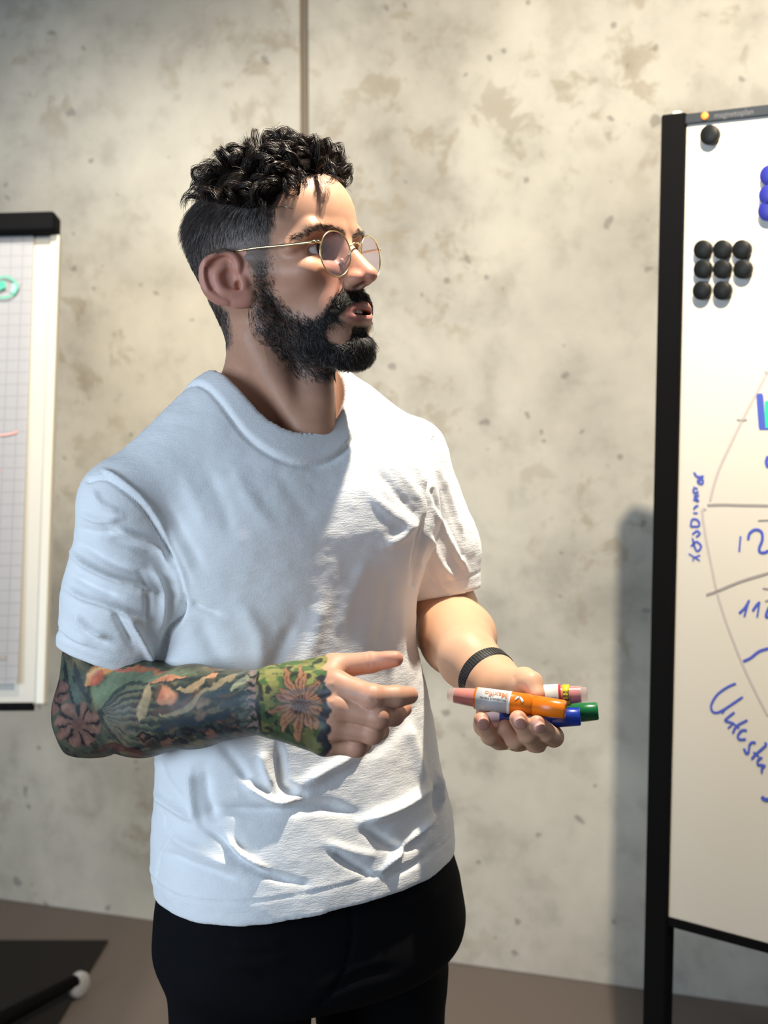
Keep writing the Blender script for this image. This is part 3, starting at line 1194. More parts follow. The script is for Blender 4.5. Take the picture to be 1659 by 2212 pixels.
# ------------------------------------------------------------------ right arm with tattoo (near)
RS, RE, RWr = P(272, 1110, 1.42), P(203, 1543, 1.455), P(572, 1517, 1.29)
G = Grid(P(92, 1660, 1.40) * [1, 0, 1] + [0, 1.17, 0], P(925, 1335, 1.40) * [1, 0, 1] + [0.0, 1.53, 0.0], 0.0014)
A = G.apply
A(cone(RS, RE, .050, .041), 'u', .001)
E1 = RE + (RWr - RE) * 0.30 + [0, 0, 0.001]
E2 = RE + (RWr - RE) * 0.62 + [0, 0, 0.001]
A(cone(RE, E1, .041, .0465), 'u', .02)
A(cone(E1, E2, .0465, .0405), 'u', .015)
A(cone(E2, RWr, .0400, .0300, ((0, 1, 0), 0.9)), 'u', .012)
A(ell(P(190, 1600, 1.47), (.026, .025, .022)), 'u', .025)
A(ell(P(300, 1478, 1.42), (.045, .035, .024)), 'u', .02)
# back of the hand
mcp = {'index': P(722, 1478, 1.262), 'middle': P(724, 1525, 1.252), 'ring': P(714, 1568, 1.255), 'pinky': P(702, 1602, 1.266)}
wr = [P(592, 1478, 1.288), P(590, 1505, 1.284), P(592, 1532, 1.284), P(600, 1556, 1.288)]
for w_, k_ in zip(wr, mcp):
    A(cone(w_, mcp[k_], .0165, .0125), 'u', .012)
A(cone(P(600, 1500, 1.30), P(690, 1520, 1.285), .024, .020), 'u', .014)
A(cone(P(600, 1548, 1.30), P(690, 1590, 1.285), .018, .015), 'u', .012)
for k_ in mcp:
    A(ell(mcp[k_] + [0, -0.002, 0], (.0118, .0118, .0108)), 'u', .008)
fing = {
    'index': ([mcp['index'], P(804, 1506, 1.244), P(856, 1505, 1.250), P(884, 1502, 1.258)], (.0130, .0118, .0100, .0086)),
    'middle': ([mcp['middle'], P(818, 1548, 1.243), P(850, 1546, 1.262), P(872, 1531, 1.275)], (.0124, .0112, .0096, .0080)),
    'ring': ([mcp['ring'], P(804, 1582, 1.250), P(818, 1578, 1.270), P(806, 1566, 1.286)], (.0120, .0108, .0094, .0082)),
    'pinky': ([mcp['pinky'], P(770, 1612, 1.262), P(782, 1608, 1.280), P(770, 1598, 1.292)], (.0112, .0100, .0086, .0078)),
}
H1 = G.like()
for k_, (jt, rd) in fing.items():
    g2 = []
    for i in range(3):
        H1.apply(cone(jt[i], jt[i + 1], rd[i], rd[i + 1]), 'u', .0012 if i == 0 else .004)
    H1.apply(ell(jt[1] + [0, -0.001, 0], (rd[1] * 1.05,) * 3), 'u', .002)
h_ = np.maximum(.006 - np.abs(G.D - H1.D), 0) / .006
G.D = np.minimum(G.D, H1.D) - h_ * h_ * .006 * .25
# thumb
T0, T1, T2, T3 = P(640, 1462, 1.300), P(722, 1441, 1.300), P(800, 1431, 1.296), P(854, 1423, 1.290)
A(cone(T0, T1, .0150, .0125), 'u', .014)
A(cone(T1, T2, .0125, .0104), 'u', .006)
A(cone(T2, T3, .0102, .0078), 'u', .003)
A(cone(P(660, 1480, 1.295), P(712, 1462, 1.285), .010, .009), 'u', .014)
A(ell(P(838, 1419, 1.289), (.010, .006, .0045)), 'u', .003)
# creases over the joints
for q in ((P(794, 1413, 1.285), P(798, 1440, 1.283)),):
    A(cone(q[0], q[1], .0008, .0008), 's', .002)
del H1
AV, AF = G.mesh(1)
del G
AN = normals(AV, AF)
# sinews and knuckle relief
px_, py_ = project(AV)
vd_ = (AV - CAM) / np.linalg.norm(AV - CAM, axis=1)[:, None]
facing = np.clip(-(AN * vd_).sum(1), 0, 1)
dd = np.zeros(len(AV))
for q, w_, a_ in (([(630, 1490), (715, 1477)], 6, .0009), ([(630, 1510), (715, 1516)], 6, .0009), ([(630, 1530), (708, 1556)], 6, .0008),
                  ([(730, 1503), (812, 1528)], 4, -.0006), ([(726, 1548), (812, 1566)], 4, -.0006), ([(712, 1586), (790, 1598)], 4, -.0006),
                  ([(795, 1412), (799, 1442)], 3, -.0006), ([(806, 1485), (808, 1515)], 4, -.0005)):
    d0, _ = poly_dist(px_, py_, q)
    dd += a_ * np.exp(-(d0 / w_) ** 2)
AV = AV + AN * (dd * facing)[:, None]

# tattoo, painted by place along the arm
n1 = vnoise(AV, 60, 3)
n2 = vnoise(AV, 160, 4)
n3 = vnoise(AV, 25, 5)
TX, TY = px_ + n1 * 6 + n2 * 2.5, py_ + vnoise(AV, 60, 9) * 6 + vnoise(AV, 190, 10) * 2.5
sk = np.tile(lin((200, 152, 126)), (len(AV), 1)) * (1 + 0.05 * n3 + 0.02 * n2)[:, None]
knuck = np.zeros(len(AV))
for k_, (jt, rd) in fing.items():
    for j_ in (0, 1, 3):
        knuck = np.maximum(knuck, np.exp(-(np.linalg.norm(AV - jt[j_], axis=1) / .011) ** 2))
knuck = np.maximum(knuck, np.exp(-(np.linalg.norm(AV - T3, axis=1) / .014) ** 2))
sk = blend(sk, lin((205, 128, 108)), knuck * 0.55)
tt = np.tile(lin((86, 90, 68)), (len(AV), 1))
tt = blend(tt, lin((56, 66, 60)), sstep(-0.2, 0.8, n3))
tt = blend(tt, lin((140, 124, 78)), sstep(0.0, 0.8, vnoise(AV, 45, 11)) * 0.8)
tt = blend(tt, lin((120, 74, 50)), sstep(0.35, 0.8, vnoise(AV, 70, 14)) * 0.7)
tt = blend(tt, lin((30, 34, 38)), sstep(0.35, 0.7, vnoise(AV, 85, 15)) * 0.7)


def ELL(cx, cy, rx, ry, ang, c, soft=0.25, a=1.0):
    global tt
    ca, sa = cos(radians(ang)), sin(radians(ang))
    u = ((TX - cx) * ca + (TY - cy) * sa) / rx
    v = (-(TX - cx) * sa + (TY - cy) * ca) / ry
    tt = blend(tt, lin(c), (1 - sstep(1 - soft, 1 + soft, np.hypot(u, v))) * a)


def STR(pts, w, c, a=1.0):
    global tt
    q = catmull(pts, 5) if len(pts) > 2 else pts
    d0, t = poly_dist(TX, TY, q)
    ww = w * (1 - 0.75 * np.abs(2 * t - 1) ** 2)
    tt = blend(tt, lin(c), (1 - sstep(ww * 0.6, ww * 1.1, d0)) * a)


def PLY(pts, c, a=1.0, w=4):
    global tt
    tt = blend(tt, lin(c), soft_poly(TX, TY, pts, w) * a)


def FLOWER(cx, cy, R, n, c, cd, core, rot=0, squash=1.0):
    global tt
    dx, dy = (TX - cx) / squash, (TY - cy)
    r = np.hypot(dx, dy) / R
    an = np.arctan2(dy, dx) * n / (2 * pi) + rot
    f = np.abs((an % 1.0) - 0.5) * 2          # 0 centre of a petal .. 1 gap
    edge = 1.0 - 0.16 * f ** 3
    ins = 1 - sstep(edge - 0.06, edge + 0.06, r)
    shade = np.array(lin(c))[None] * (0.55 + 0.75 * (1 - f) * np.minimum(r * 1.2, 1))[:, None]
    tt = tt * (1 - ins[:, None]) + shade * ins[:, None]
    tt = blend(tt, lin(cd), ins * sstep(0.62, 0.86, f) * sstep(0.26, 0.36, r))
    tt = blend(tt, lin(core), 1 - sstep(0.2, 0.28, r))


# bands of feathers sweeping from the elbow to the wrist
PLY([(196, 1490), (260, 1440), (420, 1450), (330, 1480), (240, 1500), (215, 1530)], (128, 146, 108), 0.95, 8)
for i in range(9):
    y0 = 1490 + i * 15
    STR([(212, 1545 + (i - 4) * 3), (270, y0 - 8 + i), (340, y0 - 16 + 2 * i), (430, y0 - 26 + i * 1.5), (560, 1462 + i * 13)], 5.5, (44, 56, 60), 0.75)
    STR([(222, 1540 + (i - 4) * 3), (280, y0 - 4 + i), (330, y0 - 10 + 2 * i)], 4.0, (140, 128, 98), 0.6)
for q, w_, c, a_ in (
        ([(145, 1430), (150, 1480), (172, 1530)], 11, (84, 108, 92), .9), ([(162, 1430), (172, 1480), (196, 1520)], 8, (46, 62, 66), .9),
        ([(138, 1425), (140, 1470), (160, 1530), (172, 1560)], 4, (28, 34, 44), .9),
        ([(180, 1425), (205, 1440), (240, 1428)], 8, (34, 44, 44), .9),
        ([(186, 1480), (215, 1450), (262, 1436)], 18, (236, 150, 58), 1), ([(196, 1478), (215, 1462), (225, 1448)], 12, (214, 92, 48), .9), ([(188, 1463), (225, 1440), (262, 1437)], 4, (240, 190, 90), .9),
        ([(250, 1446), (300, 1444), (360, 1452)], 6, (226, 108, 76), .9), ([(270, 1436), (330, 1450), (350, 1453)], 4, (232, 140, 60), .8),
        ([(320, 1476), (360, 1466), (400, 1462)], 6, (228, 140, 84), .9), ([(440, 1464), (458, 1462), (470, 1456)], 7, (224, 150, 92), .9),
        ([(300, 1560), (312, 1510), (322, 1480)], 12, (190, 160, 112), .95), ([(330, 1540), (380, 1528), (420, 1505), (435, 1470)], 15, (104, 74, 58), .85),
        ([(350, 1545), (400, 1530), (450, 1490), (520, 1455)], 10, (172, 150, 108), .8), ([(385, 1490), (420, 1485), (450, 1460)], 9, (196, 162, 108), .8),
        ([(420, 1530), (450, 1500), (490, 1490), (530, 1460)], 11, (52, 72, 82), .85), ([(500, 1490), (530, 1470), (556, 1450)], 10, (160, 160, 122), .8),
        ([(330, 1575), (380, 1560), (450, 1555), (520, 1530)], 8, (38, 56, 70), .8), ([(430, 1550), (470, 1530), (520, 1505)], 8, (128, 114, 86), .7),
        ([(470, 1530), (510, 1510), (540, 1495)], 13, (44, 62, 74), .8)):
    STR(q, w_, c, a_)
ELL(356, 1500, 20, 21, -20, (224, 142, 90)); ELL(354, 1497, 8, 12, 20, (196, 92, 58), .5, .7)
ELL(338, 1500, 7, 20, 20, (70, 70, 56), .4, .8)
ELL(435, 1520, 14, 9, -20, (160, 128, 96), .4, .8); ELL(432, 1548, 12, 8, -10, (138, 108, 92), .4, .7); ELL(262, 1565, 16, 7, 0, (130, 116, 86), .4, .7); ELL(264, 1590, 14, 6, 0, (124, 106, 80), .4, .6)
for i, (cx, cy) in enumerate(((310, 1600), (330, 1610), (362, 1602), (408, 1590), (455, 1585), (250, 1622), (290, 1628), (390, 1612))):
    ELL(cx, cy, 16, 9, 35 - 30 * (i % 3), (134, 82, 58) if i % 2 == 0 else (54, 44, 40), .3, .85)
    STR([(cx - 18, cy - 10), (cx, cy - 14), (cx + 16, cy - 6)], 4, (26, 28, 34), .9)
STR([(200, 1622), (260, 1612), (330, 1634), (400, 1628)], 7, (98, 48, 40), .8)
for i in range(9):
    x0 = 300 + i * 32
    STR([(x0, 1590 - i * 3), (x0 + 12, 1602 - i * 4), (x0 + 20, 1588 - i * 3)], 4, (28, 32, 36), .9)
STR([(470, 1560), (490, 1575), (520, 1580)], 6, (30, 36, 40), .8)
FLOWER(170, 1565, 47, 8, (136, 94, 76), (30, 28, 38), (110, 66, 56), .2)
FLOWER(116, 1500, 42, 7, (126, 84, 70), (30, 28, 38), (100, 60, 50), .1, .75)
for i in range(7):   # collar of leaves at the wrist
    y0 = 1450 + i * 19
    STR([(530, y0 + 8), (545, y0), (556, y0 + 10), (550, y0 + 20)], 5, (150, 118, 110), .8)
    STR([(535, y0 + 4), (548, y0 + 12), (556, y0 + 4)], 3, (30, 34, 40), .9)
    STR([(512, y0 + 6), (532, y0 - 2)], 6, (96, 106, 98), .7)
# back of the hand: green and yellow ground, sunflower, dark leaf rim
hand = sstep(550, 560, TX)
gy = blend(np.tile(lin((150, 146, 62)), (len(AV), 1)), lin((74, 108, 52)), sstep(-0.3, 0.3, vnoise(AV, 110, 21)))
gy = blend(gy, lin((70, 66, 40)), sstep(1500, 1580, TY) * 0.6)
gy = blend(gy, lin((34, 42, 40)), sstep(0.35, 0.6, vnoise(AV, 130, 23)) * .9)
tt = tt * (1 - hand[:, None]) + gy * hand[:, None]
STR([(557, 1450), (562, 1500), (556, 1540), (562, 1575)], 7, (24, 28, 32), .9)
for a_, L_ in [(i * 360 / 15 + 6 * ((i * 7) % 3 - 1), 50 + 9 * ((i * 5) % 3)) for i in range(15)]:
    ca, sa = cos(radians(a_)), sin(radians(a_))
    cx, cy = 650 + ca * 14, 1520 + sa * 14
    if ca > 0.35:
        L_ *= 0.85
    e = (cx + ca * L_ * 0.85, cy + sa * L_ * 1.05)
    mid = (cx + ca * L_ * .5, cy + sa * L_ * .55)
    STR([(cx, cy), mid, e], 13, (40, 38, 36), .8)
    STR([(cx, cy), mid, e], 9.5, (172, 112, 66), 1)
    STR([(cx, cy), mid, ((mid[0] + e[0]) / 2, (mid[1] + e[1]) / 2)], 3, (122, 66, 42), .8)
FLOWER(648, 1521, 22, 11, (120, 74, 56), (52, 34, 32), (96, 58, 46), .3)
rim = sstep(686, 692, TX + 6 * np.sin(TY / 7.0)) * (TY > 1462)
tt = blend(tt, lin((44, 46, 58)), rim * 0.92)
edge = 1 - sstep(706, 712, TX + 5 * np.sin(TY / 6.0) + np.where(TY < 1475, 6, 0))
is_t = edge * (np.ones(len(AV)))
tt = tt * (0.86 + 0.12 * n1 + 0.16 * n2 + .12 * vnoise(AV * [.5, 1, 1.6], 330, 12, 2))[:, None]
tt = np.clip(tt * 0.78 + tt.mean(1, keepdims=True) * 0.22, .002, 1)
tcol = sk * (1 - is_t[:, None]) + tt * is_t[:, None]
skin_V.append(AV); skin_F.append(AF); skin_C.append(tcol)

# ------------------------------------------------------------------ left arm (holding the markers)
LS, LE, LWr = P(885, 1030, 1.60), P(956, 1335, 1.63), P(1060, 1470, 1.425)
G = Grid(P(860, 1660, 1.30) * [1, 0, 1] + [0, 1.27, 0], P(1235, 1215, 1.50) * [1, 0, 1] + [0.0, 1.70, 0.0], 0.0013)
A = G.apply
A(cone(LS, LE, .047, .041), 'u', .001)
L1 = LE + (LWr - LE) * 0.35
A(cone(LE, L1, .041, .0425), 'u', .02)
LMid = P(1012, 1424, 1.462)
A(cone(L1, LMid, .0410, .0315), 'u', .015)
A(cone(LMid, LWr, .0315, .0265), 'u', .012)
pm = P(1112, 1512, 1.385)
A(cone(LWr, P(1095, 1505, 1.398), .026, .024), 'u', .02)
L_mcp = [P(1050, 1566, 1.392), P(1090, 1572, 1.400), P(1130, 1566, 1.402), P(1172, 1556, 1.395)]
for q in L_mcp:
    A(cone(P(1085, 1500, 1.400), q, .017, .013), 'u', .016)
A(cone(P(1080, 1480, 1.402), P(1118, 1482, 1.372), .020, .0150), 'u', .014)      # ball of the thumb
H1 = G.like()
lf = {
    'pinky': ([L_mcp[0], P(1088, 1607, 1.372), P(1058, 1590, 1.346), P(1040, 1555, 1.334)], (.0108, .0095, .0088, .0080)),
    'ring': ([L_mcp[1], P(1120, 1607, 1.366), P(1112, 1598, 1.348), P(1092, 1572, 1.344)], (.0115, .0102, .0092, .0085)),
    'middle': ([L_mcp[2], P(1158, 1606, 1.358), P(1140, 1584, 1.332), P(1119, 1553, 1.320)], (.0118, .0104, .0095, .0088)),
    'index': ([L_mcp[3], P(1196, 1592, 1.362), P(1180, 1582, 1.338), P(1160, 1562, 1.322)], (.0118, .0102, .0093, .0086)),
}
for k_, (jt, rd) in lf.items():
    for i in range(3):
        H1.apply(cone(jt[i], jt[i + 1], rd[i], rd[i + 1]), 'u', .0010 if i == 0 else .003)
nails = []
for nm in ('middle', 'index', 'pinky'):
    jt, rd = lf[nm]
    d = (jt[3] - jt[2]) / np.linalg.norm(jt[3] - jt[2])
    o_ = np.array([.25, -1, -.35])
    o_ = o_ - (o_ @ d) * d
    o_ /= np.linalg.norm(o_)
    s_ = np.cross(d, o_)
    c_ = jt[3] + o_ * rd[3] * .86 + d * .0015
    nails.append((c_, (s_, d, o_)))
    H1.apply(ell(c_, (.0060, .0076, .0020), (s_, d, o_)), 'u', .0008)
h_ = np.maximum(.006 - np.abs(G.D - H1.D), 0) / .006
G.D = np.minimum(G.D, H1.D) - h_ * h_ * .006 * .25
del H1
K0, K1, K2, K3 = P(1098, 1482, 1.385), P(1134, 1467, 1.368), P(1148, 1474, 1.356), P(1160, 1500, 1.345)
A(cone(K0, K1, .0150, .0112), 'u', .012)
A(cone(K1, K2, .0112, .0108), 'u', .004)
A(cone(K2, K3, .0108, .0082), 'u', .004)
A(cone(P(1110, 1462, 1.36), P(1108, 1484, 1.352), .0008, .0008), 's', .0025)
LV, LF_ = G.mesh(1)
del G
n3 = vnoise(LV, 25, 5)
lc = np.tile(lin((214, 168, 136)), (len(LV), 1)) * (1 + 0.05 * n3 + 0.02 * vnoise(LV, 160, 4))[:, None]
knuck = np.zeros(len(LV))
for k_, (jt, rd) in lf.items():
    for j_ in (1, 3):
        knuck = np.maximum(knuck, np.exp(-(np.linalg.norm(LV - jt[j_], axis=1) / .012) ** 2))
lc = blend(lc, lin((205, 132, 112)), knuck * 0.5)
for c_, n_ in nails:
    q = LV - c_
    dn = np.hypot(q @ n_[0] / .0062, q @ n_[1] / .0078)
    lc = blend(lc, lin((222, 168, 152)), (1 - sstep(.85, 1.02, dn)) * (np.abs(q @ n_[2]) < .006))
    lc = blend(lc, lin((150, 95, 80)), np.exp(-((dn - 1.05) / .10) ** 2) * .6 * (np.abs(q @ n_[2]) < .006))
skin_V.append(LV); skin_F.append(LF_); skin_C.append(lc)

# ------------------------------------------------------------------ trunk and legs below the clothes (coarse)
YAW = radians(31)
tf = np.array([sin(YAW), -cos(YAW), 0])      # chest forward
ts = np.array([cos(YAW), sin(YAW), 0])       # towards his left
SH_R, SH_L = P(275, 1095, 1.42), P(880, 1012, 1.60)
CH = P(600, 1150, 1.52)
PEL = P(655, 2010, 1.53)
KR = np.array([P(525, 2250, 1.46)[0], 1.47, 0.50]); KL = np.array([P(825, 2250, 1.58)[0], 1.59, 0.50])
FR = np.array([KR[0] - 0.02, 1.50, 0.09]); FL = np.array([KL[0] + 0.01, 1.63, 0.09])
G = Grid((-0.42, 1.27, 0.0), (0.25, 1.86, 1.50), 0.008)
A = G.apply
Rt = (ts, tf, up)
A(ell(CH + [0, 0, -.03], (.155, .095, .20), Rt), 'u', .01)
A(ell(P(640, 1600, 1.52), (.140, .090, .20), Rt), 'u', .04)
A(ell(PEL + [0, 0, 0.07], (.140, .085, .12), Rt), 'u', .03)
for s, kn, ft in ((-1, KR, FR), (1, KL, FL)):
    hip = P(517, 2090, 1.455) if s < 0 else P(822, 2090, 1.575)
    A(cone(hip, kn, .068, .052), 'u', .02)
    A(cone(kn, ft, .052, .036), 'u', .02)
    A(cone(ft + [0, 0, -.04], ft + tf * .16 + [0, 0, -.06], .038, .026), 'u', .02)
BV, BF = G.mesh(1)
del G
skin_V.append(BV); skin_F.append(BF); skin_C.append(np.tile(SK, (len(BV), 1)))
off = 0
FF = []
for v, f in zip(skin_V, skin_F):
    FF.append(f + off)
    off += len(v)
m_skin = mat('skin', (0.6, 0.4, 0.3), 0.50)
vcol(m_skin)
bs = m_skin.node_tree.nodes['Principled BSDF']
bs.inputs['Subsurface Weight'].default_value = 0.12
bs.inputs['Subsurface Radius'].default_value = (1.0, 0.35, 0.2)
bs.inputs['Subsurface Scale'].default_value = 0.006
bs.inputs['Specular IOR Level'].default_value = 0.42
add_bump(m_skin, 900, 0.12, 0.0004)
body = np_mesh('body', np.vstack(skin_V), np.vstack(FF), man, [m_skin], np.vstack(skin_C))

# ------------------------------------------------------------------ eyes, teeth
m_eye = mat('eye', (0.8, 0.8, 0.8), 0.08)
vcol(m_eye)
gz = np.array([0.10, 1.0, 0.0])
for s in (1, -1):
    n_u, n_v = 48, 32
    gaze = np.array([-0.02, 1.0, 0.02])
    gaze /= np.linalg.norm(gaze)
    c = np.array([3.25 * s, 6.78, 1.90])
    prof, cl = [], []
    for j in range(n_v + 1):
        a = pi * j / n_v
        r = 1.2
        bulge = 0.10 * (1 - sstep(0.35, 0.55, a))
        prof.append((-(r + bulge) * cos(a) * -1, max((r + bulge * .3) * sin(a), 1e-4)))
        dg = a
        if dg < 0.17:
            q = lin((8, 8, 8))
        elif dg < 0.47:
            q = lin((70, 52, 40)) * (0.7 + 0.5 * (dg - .17) / .3)
        elif dg < 0.52:
            q = lin((25, 20, 20))
        else:
            q = lin((206, 200, 198)) * np.array([1, 1 - 0.1 * min(1, (dg - .5)), 1 - .1 * min(1, dg - .5)])
        cl += [q] * n_u
    V, F = lathe(prof, (0, 0, 0), gaze, n_u)
    np_mesh('eye', h2w(V + c), F[:, ::-1], man, [m_eye], np.array(cl))
m_teeth = mat('tooth', (0.72, 0.69, 0.62), 0.25)
V_, F_ = [], []
o_ = 0
bm = bmesh.new()
for row, zc, n_, hh, sh in ((0, -4.62, 8, 0.46, 0.0), (1, -5.22, 8, 0.36, 0.12)):
    for i in range(n_):
        a = (i - (n_ - 1) / 2) * 0.245
        R_ = 2.1 - sh
        c = np.array([R_ * sin(a), 7.3 + 1.95 * cos(a) - sh, zc])
        t_ = np.array([cos(a), -sin(a), 0])
        o_ = np.array([sin(a), cos(a), 0])
        w_ = 0.46 if row == 0 else 0.42
        p0 = c - t_ * w_ / 2 - o_ * .15 - np.array([0, 0, hh / 2])
        add_box(bm, h2w(p0), (t_ * w_ * .94 * .01) @ HB, (o_ * .3 * .01) @ HB, (np.array([0, 0, hh]) * .01) @ HB, 0.0007)
bm_obj('teeth', bm, m_teeth, man, True)
# ------------------------------------------------------------------ t-shirt
PL, PR, PF = P(470, 818, 1.462), P(710, 826, 1.545), P(630, 921, 1.418)
C0 = (PL + PR) / 2
e1 = (PR - PL) / 2
r1 = np.linalg.norm(e1)
e1 = e1 / r1
e2 = PF - C0
e2 = e2 - (e2 @ e1) * e1
r2 = np.linalg.norm(e2)
e2 /= r2
e3 = np.cross(e1, e2)
if e3[2] < 0:
    e3 = -e3

ROWS = [(860, 520, 690, .045), (930, 420, 790, .075), (1000, 345, 865, .100), (1060, 300, 905, .116), (1130, 285, 922, .126), (1200, 275, 908, .126), (1300, 275, 893, .124), (1400, 290, 893, .122), (1500, 312, 917, .118),
        (1600, 326, 937, .117), (1680, 327, 948, .120), (1760, 322, 968, .124), (1830, 322, 975, .127), (1900, 334, 966, .128), (2000, 343, 950, .126)]


def make_loft(rows, Yc, yaw=YAW):
    zs, cx, aa, bb = [], [], [], []
    for py, xl, xr, b_ in rows:
        p0, p1 = P(xl, py, Yc - .075), P(xr, py, Yc + .075)
        w = (p1[0] - p0[0]) / 2 * .985
        a = math.sqrt(max(w * w - (b_ * sin(yaw)) ** 2, 1e-4)) / cos(yaw)
        zs.append(P(0, py, Yc)[2]); cx.append((p0[0] + p1[0]) / 2); aa.append(a); bb.append(b_)
    o = np.argsort(zs)
    return [np.array(q)[o] for q in (zs, cx, aa, bb)]


def loft_prim(L, Yc, lo, hi, yaw=YAW, inset=0.0, p=2.3, lean=0.09):
    c, s = cos(yaw), sin(yaw)

    def fn(x, y, z):
        zz = np.asarray(z)
        cx = np.interp(zz, L[0], L[1])
        a = np.interp(zz, L[0], L[2]) - inset
        b_ = np.interp(zz, L[0], L[3]) - inset
        Yz = Yc + lean * (zz - 1.2)
        u = ((x - cx) * c + (y - Yz) * s) / a
        v = ((x - cx) * s - (y - Yz) * c) / b_
        k = (np.abs(u) ** p + np.abs(v) ** p) ** (1 / p)
        return (k - 1) * np.minimum(a, b_)
    return fn, lo, hi


SL = make_loft(ROWS, 1.515)
Zhem = 1.016
Glo, Ghi = np.array([-0.38, 1.28, Zhem - .03]), np.array([0.14, 1.76, 1.60])
G = Grid(Glo, Ghi, 0.0025)
A = G.apply
A(loft_prim(SL, 1.515, Glo, [Ghi[0], Ghi[1], P(0, 885, 1.5)[2]]), 'u', .001)
A(ell(P(606, 1085, 1.518), (.165, .104, .165), Rt), 'u', .05)
NKc = C0 + [0, 0, -.045]
SHt_R, SHt_L = P(272, 1092, 1.42), P(884, 985, 1.60)
A(cone(PL * .8 + C0 * .2 + [0, 0, -.036], SHt_R, .036, .047), 'u', .03)
A(cone(PR * .8 + C0 * .2 + [0, 0, -.036], SHt_L, .036, .044), 'u', .03)
A(cone(C0 + [0, .05, -.05], CH + [0, .04, 0], .07, .09), 'u', .03)
A(ell(P(400, 1090, 1.475), (.07, .055, .07), Rt), 'u', .03)
A(ell(P(790, 1100, 1.50), (.085, .06, .085), Rt), 'u', .03)
# sleeves, cut square at their hems
H1 = G.like()
B1, B2 = P(264, 1290, 1.435), P(228, 1445, 1.45)
H1.apply(cone(SHt_R, B1, .048, .0605), 'u', .001)
H1.apply(cone(B1, B2, .0605, .0570), 'u', .02)
H1.apply(cone(P(310, 1200, 1.44), P(330, 1300, 1.44), .034, .034), 'u', .02)
nr = (RE - SHt_R) / np.linalg.norm(RE - SHt_R) + np.array([-.10, -.24, 0])
nr /= np.linalg.norm(nr)
H1.apply(half(nr, P(228, 1426, 1.44), Glo, [-0.15, 1.7, 1.5]), 'i', .003)
H1.apply(cone(P(236, 1400, 1.45), P(214, 1500, 1.452), .0500, .0500), 's', .002)
h_ = np.maximum(.012 - np.abs(G.D - H1.D), 0) / .012
G.D = np.minimum(G.D, H1.D) - h_ * h_ * .012 * .25
H1 = G.like()
H1.apply(cone(SHt_L, P(940, 1180, 1.615), .044, .049), 'u', .001)
H1.apply(cone(P(940, 1180, 1.615), P(960, 1330, 1.62), .049, .050), 'u', .02)
nl = (P(960, 1330, 1.60) - SHt_L) / np.linalg.norm(P(960, 1330, 1.60) - SHt_L)
H1.apply(half(nl + [-0.06, -0.04, 0], P(962, 1284, 1.60), [0.0, 1.4, 0.9], Ghi), 'i', .003)
H1.apply(cone(P(956, 1262, 1.618), P(970, 1380, 1.63), .0435, .0435), 's', .002)
h_ = np.maximum(.010 - np.abs(G.D - H1.D), 0) / .010
G.D = np.minimum(G.D, H1.D) - h_ * h_ * .010 * .25
del H1
# hem
A(half((0.06, 0, -1), (-.1, 0, Zhem), Glo, [Ghi[0], Ghi[1], Zhem + .02]), 'i', .002)
A(loft_prim(SL, 1.515, Glo, [Ghi[0], Ghi[1], Zhem + .03], inset=.012), 's', .001)


# neck opening
def hole(x, y, z):
    x, y, z = x - C0[0], y - C0[1], z - C0[2]
    u = x * e1[0] + y * e1[1] + z * e1[2]
    v = x * e2[0] + y * e2[1] + z * e2[2]
    w = x * e3[0] + y * e3[1] + z * e3[2]
    k = np.sqrt((u / r1) ** 2 + (v / r2) ** 2)
    return np.maximum((k - 1) * min(r1, r2), -0.05 - w)


A((hole, C0 - .14, C0 + .14), 's', .003)
TV, TF = G.mesh(2)
TN = normals(TV, TF)
del G
tx, ty = project(TV)
vd_ = (TV - CAM) / np.linalg.norm(TV - CAM, axis=1)[:, None]
face = sstep(-0.15, 0.25, -(TN * vd_).sum(1))
rel = TV - C0
ku = np.hypot(rel @ e1 / r1, rel @ e2 / r2)
dneck = (ku - 1) * (r1 + r2) / 2                 # metres from the neck hole
nearneck = (rel @ e3 > -0.07) & (dneck < 0.06)
dsp = np.zeros(len(TV))
arm_zone = in_poly(tx, ty, [(60, 1010), (200, 1000), (250, 1040), (305, 1090), (350, 1160), (384, 1226), (400, 1295), (362, 1372), (345, 1460), (60, 1460)])


def FOLD(pts, w, a, zone=None):
    global dsp
    q = catmull(pts, 5) if len(pts) > 2 else np.array(pts, float)
    m = (tx > q[:, 0].min() - 4 * w) & (tx < q[:, 0].max() + 4 * w) & (ty > q[:, 1].min() - 4 * w) & (ty < q[:, 1].max() + 4 * w)
    i = np.nonzero(m)[0]
    if len(i) == 0:
        return
    d0, t = poly_dist(tx[i], ty[i], q)
    ends = sstep(0, .22, t) * sstep(0, .22, 1 - t) if a > 0 or w > 6 else 1
    s = a * FA * np.exp(-(d0 / (w * .85)) ** 2) * (0.25 + 0.75 * ends) * face[i]
    if zone is not None:
        s = s * (zone[i] if zone is not False else 1)
    dsp[i] += s


FA = 1.45
AZ = arm_zone.astype(float)
NZ = 1 - AZ
mm = 0.001
